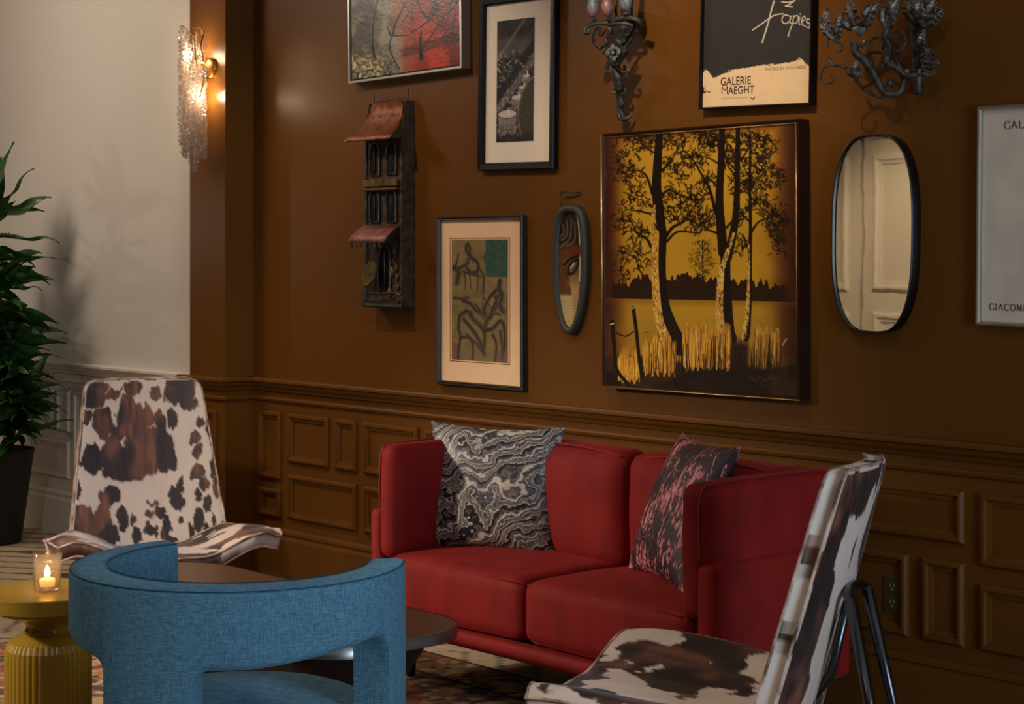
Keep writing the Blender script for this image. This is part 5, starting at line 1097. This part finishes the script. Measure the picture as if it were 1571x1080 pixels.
def acanthus(name, a, b, wd, curl, out, m=M_leafiron):
    """leaf blade from a (root) to b (tip), lobed margin with ribs"""
    a, b = Vector(a), Vector(b); d = b-a; Ln = d.length; d.normalize(); side = d.cross(Vector((0, 1, 0))).normalized(); n_ = 22; V, Fc = [], []
    for i in range(n_+1):
        t = i/n_; lob = .72+.28*abs(math.sin(t*math.pi*5.0+.4)); w_ = wd*math.sin(math.pi*min(1, .12+.88*t))**.7*lob*(1-.25*t)
        cpos = a+d*(Ln*t)+Vector((0, -1, 0))*(out*math.sin(t*math.pi*.9))+side*(curl*math.sin(t*math.pi*.5)*Ln*.2)
        for s_ in (-1, -.75, -.5, -.25, 0, .25, .5, .75, 1):
            rib = .007*math.cos(s_*math.pi*2)*(1-abs(s_)*.5); V.append((cpos+side*(w_*s_)-d*(w_*.35*abs(s_))*-1+Vector((0, 1, 0))*(abs(s_)**1.5*w_*.55-rib+.004*math.sin(t*34)*abs(s_)))[:])
    for i in range(n_):
        for j in range(8): Fc.append((i*9+j, (i+1)*9+j, (i+1)*9+j+1, i*9+j+1))
    o = mobj(name, V, Fc, m, ls, True); mo = o.modifiers.new('thickness', 'SOLIDIFY'); mo.thickness = .0025
    return o
for a, b, wd, cu, out in (((200,285,-.16),(195,60,-.16),.019,.1,.03), ((240,280,-.16),(290,90,-.16),.018,-.3,.02), ((220,285,-.18),(170,120,-.18),.014,.3,.03), ((400,215,-.15),(360,-20,-.15),.020,.2,.03), ((420,215,-.15),(560,10,-.15),.022,-.2,.03), ((350,210,-.15),(300,130,-.15),.016,.2,.02), ((440,190,-.17),(520,40,-.17),.018,.3,.03),
        ((600,200,-.13),(690,-20,-.14),.026,-.2,.03), ((590,210,-.14),(620,40,-.14),.017,.3,.03), ((845,205,-.07),(780,-10,-.10),.028,.3,.04), ((860,200,-.09),(870,-30,-.12),.026,0,.05), ((890,190,-.08),(960,-20,-.10),.030,-.2,.04), ((900,180,-.06),(1000,60,-.08),.020,-.4,.02),
        ((840,380,-.06),(880,230,-.10),.020,.1,.03), ((830,400,-.07),(960,400,-.12),.020,.3,.03), ((840,430,-.07),(985,440,-.13),.022,-.1,.04), ((850,470,-.06),(960,500,-.12),.018,-.3,.03), ((400,560,-.13),(345,480,-.14),.013,.1,.02), ((410,550,-.14),(400,420,-.15),.013,.1,.02), ((385,575,-.13),(420,490,-.15),.013,0,.03)):
    acanthus('leaf', c4(*a), c4(*b), wd*1.35, cu, out)
mobj('bobeche', *lathe([(.004, -.02), (.012, -.008), (.026, .0), (.028, .006), (.018, .012), (0, .012)], 24, c4(410, 215, -.15)), M_ironblue, ls, True)
mobj('ball_knob', *join([ball(c4(*q), r_, 10, 7) for q, r_ in (((745, 505, -.08), .009), ((838, 510, -.09), .009), ((640, 450, -.12), .009), ((440, 295, -.15), .007), ((630, 590, -.1), .008))]), M_ironblue, ls, True)

# ---- crystal sconce on the pilaster
PW = -.16
k0 = wall(320, 100, PW); ks = thing('crystal_sconce', (k0.x, PW, k0.z), 'lit crystal wall sconce with hanging glass chunks on a gilt round backplate', 'sconce')
def KL(px, py, y): return wall(px, py, PW+y)-ks.location
pc = KL(321.5, 105, -.01)
def disc(c, r, y0, y1, n=36):
    prof = [(r, y0), (r, y1+.006), (r*.93, y1), (0, y1-.006)]; V, Fc = [], []
    for rr, yy in prof:
        for i in range(n): V.append((c[0]+rr*math.cos(2*math.pi*i/n), yy, c[2]+rr*math.sin(2*math.pi*i/n)))
    for k in range(3):
        for i in range(n): Fc.append((k*n+i, k*n+(i+1) % n, (k+1)*n+(i+1) % n, (k+1)*n+i))
    return V, Fc
mobj('backplate', *disc(pc, .052, 0, -.02), M_gold, ks, True)
mobj('gilt_branch', *join([tube(smooth_path(p_, 5), .0035, 6) for p_ in ([pc, KL(312, 95, -.05), KL(300, 92, -.08), KL(290, 80, -.10)], [pc, KL(314, 112, -.07), KL(310, 135, -.10), KL(306, 150, -.12)], [KL(312, 95, -.08), KL(308, 70, -.10), KL(312, 50, -.10), KL(304, 42, -.10), KL(296, 44, -.10)], [KL(300, 92, -.14), KL(298, 60, -.15), KL(292, 52, -.15), KL(280, 40, -.15)], [KL(308, 70, -.1), KL(314, 44, -.1), KL(310, 40, -.1)])]), M_gold, ks, True)
rk = random.Random(4); strands = 0
def strand(px, ptop, pbot, y):
    y *= .68; a, b = KL(px, ptop, y), KL(px, pbot, y); z = a.z; parts = []
    while z > b.z:
        r_ = rk.uniform(.008, .0145); parts.append(ball((a.x+rk.uniform(-.004, .004), a.y+rk.uniform(-.004, .004), z), r_, 6, 4, (rk.uniform(.8, 1.2), rk.uniform(.8, 1.2), rk.uniform(.9, 1.3)))); z -= r_*2.0
    mobj('crystal_strand', *join(parts), M_crystal, ks)
for i in range(10):                          # outer, front fall of the left cluster
    strand(277+i*2.5+rk.uniform(-1, 1), rk.uniform(62, 92), rk.uniform(215, 235)+i*3.8, -.13-.05*math.sin(i*.21))
for i in range(8): strand(296+i*2.7+rk.uniform(-.6, .6), rk.uniform(100, 130), 266-i*3.0+rk.uniform(-8, 6) if i < 3 else 250+rk.uniform(-12, 3), -.10-.03*math.sin(i*.3))
for px_, t_, b_ in ((278, 42, 75), (288, 50, 80), (300, 52, 84), (311, 50, 100), (314, 54, 92), (306, 70, 120)): strand(px_, t_, b_, -.12)
for (px_, py_, y) in ((292, 84, -.085), (309.5, 146, -.065)):
    p = KL(px_, py_, y); mobj('bulb', *ball(p, .0125, 12, 9, (1, 1, 1.5)), M_bulb, ks, True)
    light('POINT', 'sconce_bulb_light', (p+ks.location)[:], 6.2, (1, .78, .52), size=.02)

# ---- power outlet inside a wall panel
o0 = wall(1371, 912, 0); ou = thing('power_outlet', (o0.x, 0, o0.z), 'brown double power outlet in a wall panel right of the sofa', 'outlet')
mobj('cover_plate', *bevbox(-.037, .037, -.006, 0, -.062, .062, .003, 2), M_outlet, ou)
for z in (.027, -.027):
    s_ = mobj('socket', *prism([(x*.017, z+y*.019) for x, y in sup(1, 1, 24, 3.2)], -.0085, -.004), M_outlet, ou)
    mobj('slot', *join([box(-.009, -.006, -.0092, -.008, z, z+.011), box(.006, .009, -.0092, -.008, z, z+.009), box(-.003, .003, -.0092, -.008, z-.013, z-.007)]), M_slot, s_)
